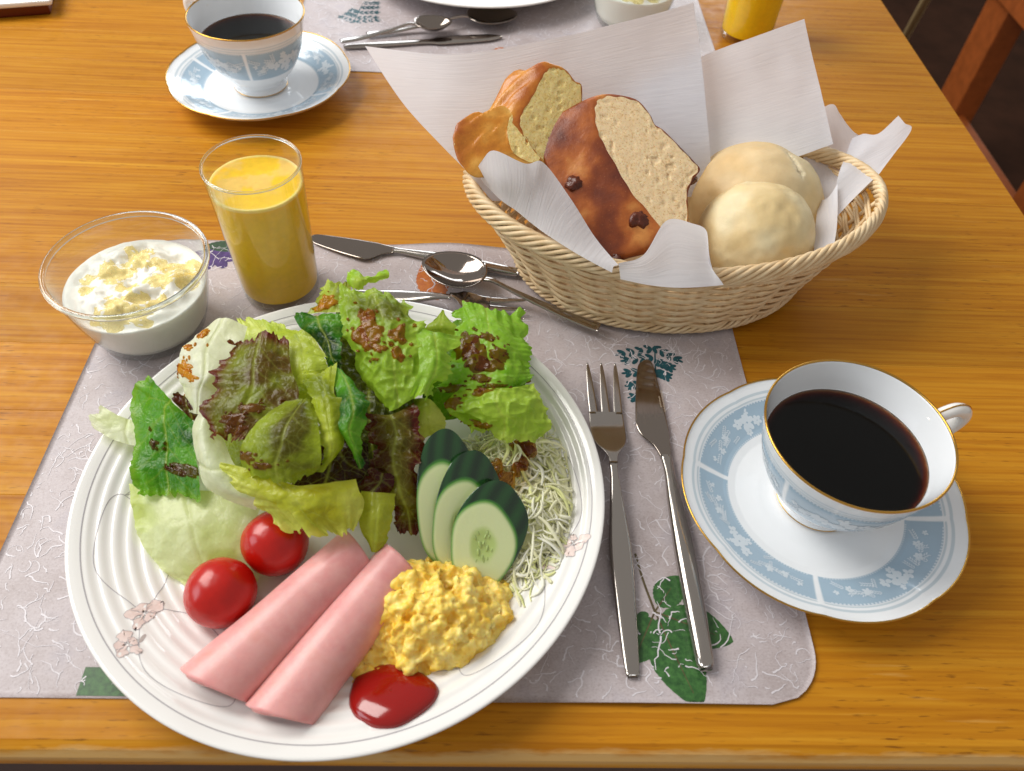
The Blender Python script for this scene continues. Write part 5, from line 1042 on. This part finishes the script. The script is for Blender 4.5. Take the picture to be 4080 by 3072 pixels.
leaf('lettuce_leaf', 'large olive and green leaf with amber dressing at top centre', 'B', [[(300, 175, 7.0), (450, 220, 7.4), (640, 232, 7.4), (780, 320, 7.0)], [(310, 400, 6.9), (520, 380, 7.5), (720, 380, 7.6), (900, 450, 7.0)], [(330, 560, 6.6), (540, 560, 7.3), (760, 560, 7.5), (960, 540, 7.1)], [(420, 700, 6.2), (600, 720, 7.0), (830, 740, 7.1), (1000, 680, 7.0)], [(450, 850, 5.5), (620, 900, 6.3), (850, 900, 6.6), (1040, 850, 6.6)], [(640, 1050, 5.2), (700, 1150, 5.5), (830, 1080, 5.9), (960, 1000, 6.0)]], (146, 176, 56), (184, 212, 100), 'tr', .2, .14, .10, .5, seed=22.6, blister=.14, dark=(118, 122, 44), light=(168, 204, 84))
leaf('lettuce_leaf', 'light green frilled leaf tip right of the amber dressing', 'B', [[(880, 470, 7.3), (1030, 540, 7.4), (1245, 590, 7.1)], [(910, 640, 7.3), (1060, 680, 7.4), (1160, 730, 7.0)], [(920, 830, 7.0), (1040, 850, 7.0), (1120, 890, 6.5)], [(850, 1010, 6.4), (930, 1040, 6.3), (1000, 1020, 6.0)]], (138, 186, 60), (172, 208, 96), 'rb', .16, .16, .1, .4, seed=23.4, light=(166, 206, 92), dark=(104, 148, 38))
leaf('lettuce_leaf', 'dark red-brown frilly leaf hanging beside the cucumber', 'B', [[(500, 1170, 5.2), (700, 1180, 5.6), (850, 1110, 5.5)], [(540, 1330, 4.9), (740, 1330, 5.3), (950, 1390, 4.8)], [(600, 1500, 4.3), (720, 1520, 4.7), (910, 1560, 4.3)], [(600, 1680, 3.7), (760, 1720, 4.1), (920, 1740, 3.5)], [(740, 1900, 2.9), (830, 1920, 3.0), (930, 1920, 2.7)], [(750, 2060, 2.3), (850, 2080, 2.3), (950, 2070, 2.1)]], (92, 62, 28), (98, 30, 32), 'lrb', .24, .16, .14, .45, seed=24.7, blister=.12, dark=(66, 34, 22), light=(124, 122, 42))
leaf('lettuce_leaf', 'small dark purple ruffle left of the red-brown leaf', 'B', [[(560, 1600, 4.3), (640, 1640, 4.4), (720, 1640, 4.3)], [(450, 1680, 4.0), (600, 1730, 4.2), (720, 1730, 4.1)], [(375, 1790, 3.5), (480, 1840, 3.5), (640, 1830, 3.3)]], (74, 22, 26), (96, 30, 36), 'lb', .22, .2, .14, seed=25.5, nu=40, nv=40)
leaf('lettuce_leaf', 'pale ribbed heart leaf above the cucumber', 'B', [[(840, 1080, 4.8), (980, 1050, 5.0), (1070, 1120, 4.9)], [(830, 1230, 4.6), (980, 1220, 4.9), (1115, 1220, 4.6)], [(900, 1400, 4.1), (1000, 1350, 4.2), (1130, 1330, 4.1)]], (150, 158, 70), None, 'r', .05, .04, seed=26.1, light=(196, 200, 130), dark=(96, 104, 34), nu=36, nv=36)
leaf('lettuce_leaf', 'small pale leaf tip left of the big right-hand leaf', 'B', [[(1060, 420, 4.8), (1110, 372, 4.9), (1150, 450, 4.8)], [(992, 510, 4.5), (1090, 480, 4.9), (1230, 510, 4.8)], [(1030, 545, 4.3), (1110, 555, 4.5), (1200, 570, 4.5)]], (170, 190, 92), None, 'tl', .06, .06, seed=27.2, nu=30, nv=30)
leaf('lettuce_leaf', 'large bright green leaf with dark dressing at the right', 'B', [[(1200, 410, 5.3), (1330, 322, 5.8), (1540, 390, 5.9), (1715, 390, 5.5)], [(1230, 500, 5.6), (1380, 480, 6.1), (1560, 540, 6.3), (1770, 600, 5.8)], [(1190, 700, 5.7), (1380, 690, 6.0), (1580, 720, 6.2), (1780, 740, 5.6)], [(1100, 900, 5.5), (1350, 880, 5.6), (1600, 880, 5.9), (1780, 870, 5.2)], [(1060, 1010, 5.2), (1320, 1000, 5.4), (1560, 990, 5.5), (1740, 960, 5.1)]], (122, 180, 42), (156, 208, 84), 'trl', .16, .12, .12, .35, seed=28.9, blister=.10, light=(154, 204, 78), dark=(96, 148, 30))
leaf('lettuce_leaf', 'crinkled light green leaf lying on the shredded cabbage', 'B', [[(1240, 1000, 5.2), (1450, 985, 5.8), (1640, 975, 5.9), (1790, 950, 5.5)], [(1130, 1110, 4.9), (1400, 1110, 5.6), (1650, 1090, 5.8), (1870, 1090, 5.2)], [(1240, 1210, 4.5), (1480, 1220, 5.0), (1700, 1220, 5.2), (1935, 1220, 4.7)], [(1330, 1290, 4.0), (1500, 1330, 4.2), (1680, 1370, 4.3), (1895, 1365, 4.0)]], (154, 194, 58), (190, 214, 116), 'rb', .16, .12, .11, .3, seed=29.6, blister=.15, light=(180, 212, 98), dark=(122, 150, 38))
# ---- dressing
dressing('white curled iceberg leaf standing at the upper left', 'three amber dressing drops on the white iceberg leaf', [(.48, .12, .05, .12), (.56, .18, .06, .22), (.28, .14, .04, .1), (.12, .22, .05, .10)], (206, 128, 24))
dressing('pale lobe with honey-coloured dressing at the very top', 'honey-coloured dressing on the topmost pale lobe', [(.62, .42, .2, .2), (.85, .3, .1, .2)], (206, 136, 24))
dressing('large olive and green leaf with amber dressing at top centre', 'amber dressing pooled on the top centre leaf', [(.36, .36, .09, .14), (.46, .22, .10, .09), (.40, .66, .07, .09), (.56, .58, .06, .06), (.22, .3, .05, .1), (.53, .38, .05, .1)], (150, 84, 14))
dressing('large bright green leaf with dark dressing at the right', 'dark brown dressing pool on the large right-hand leaf', [(.46, .16, .10, .16), (.54, .30, .13, .17), (.62, .5, .07, .16), (.5, .62, .06, .1), (.36, .48, .04, .1), (.8, .42, .08, .1), (.92, .55, .05, .12), (.95, .12, .07, .1)], (100, 48, 10))
dressing('crinkled light green leaf lying on the shredded cabbage', 'brown dressing on the crinkled leaf over the cabbage', [(.3, .06, .12, .08), (.78, .2, .08, .12), (.05, .3, .06, .1)], (128, 70, 14))
dressing('dark green serrated leaf at the left end of the salad', 'dark dressing smear on the left green leaf', [(.72, .82, .05, .22), (.76, .66, .04, .15), (.52, .3, .03, .08)], (84, 48, 12))
dressing('red-edged lettuce leaf with dark frilled margin at centre left', 'thin brown dressing over the red-edged leaf', [(.78, .4, .06, .2), (.9, .5, .05, .2), (.66, .6, .04, .14)], (104, 58, 18), .05)
dressing('round olive-green translucent leaf cupped at the centre', 'thin dressing on the round cupped leaf', [(.72, .1, .08, .12), (.8, .3, .05, .14)], (110, 64, 18), .05)
kc2 = up(2070, 1840, 3.3); b = Bag(); g = np.random.default_rng(8)
for k in range(7):
    o_ = kc2 + g.normal(0, 1, 3) * np.array([.5, .75, .12]); kk, m = 9, 30; rr = np.linspace(.01, 1, kk)[:, None]; t = (np.arange(m) * 2 * np.pi / m)[None]; R_ = g.uniform(.3, .62) * (1 + .6 * vnoise(np.cos(t) * 1.7 + k, np.sin(t) * 1.7 + 3 * k))
    X = o_[0] + rr * R_ * np.cos(t); Y = o_[1] + rr * R_ * np.sin(t); b.add(np.stack([X, Y, o_[2] + .16 * fbm(X * 1.6, Y * 1.6, k, 3) + .12 * (1 - rr ** 2) - .35 * rr ** 4], -1), gridF(kk, m, wrapv=True), lin((104, 46, 10)))
tag(b.build('salad_dressing', DRESS), 'dark brown dressing on top of the shredded cabbage', 'dressing', 'salad dressing', 'stuff')
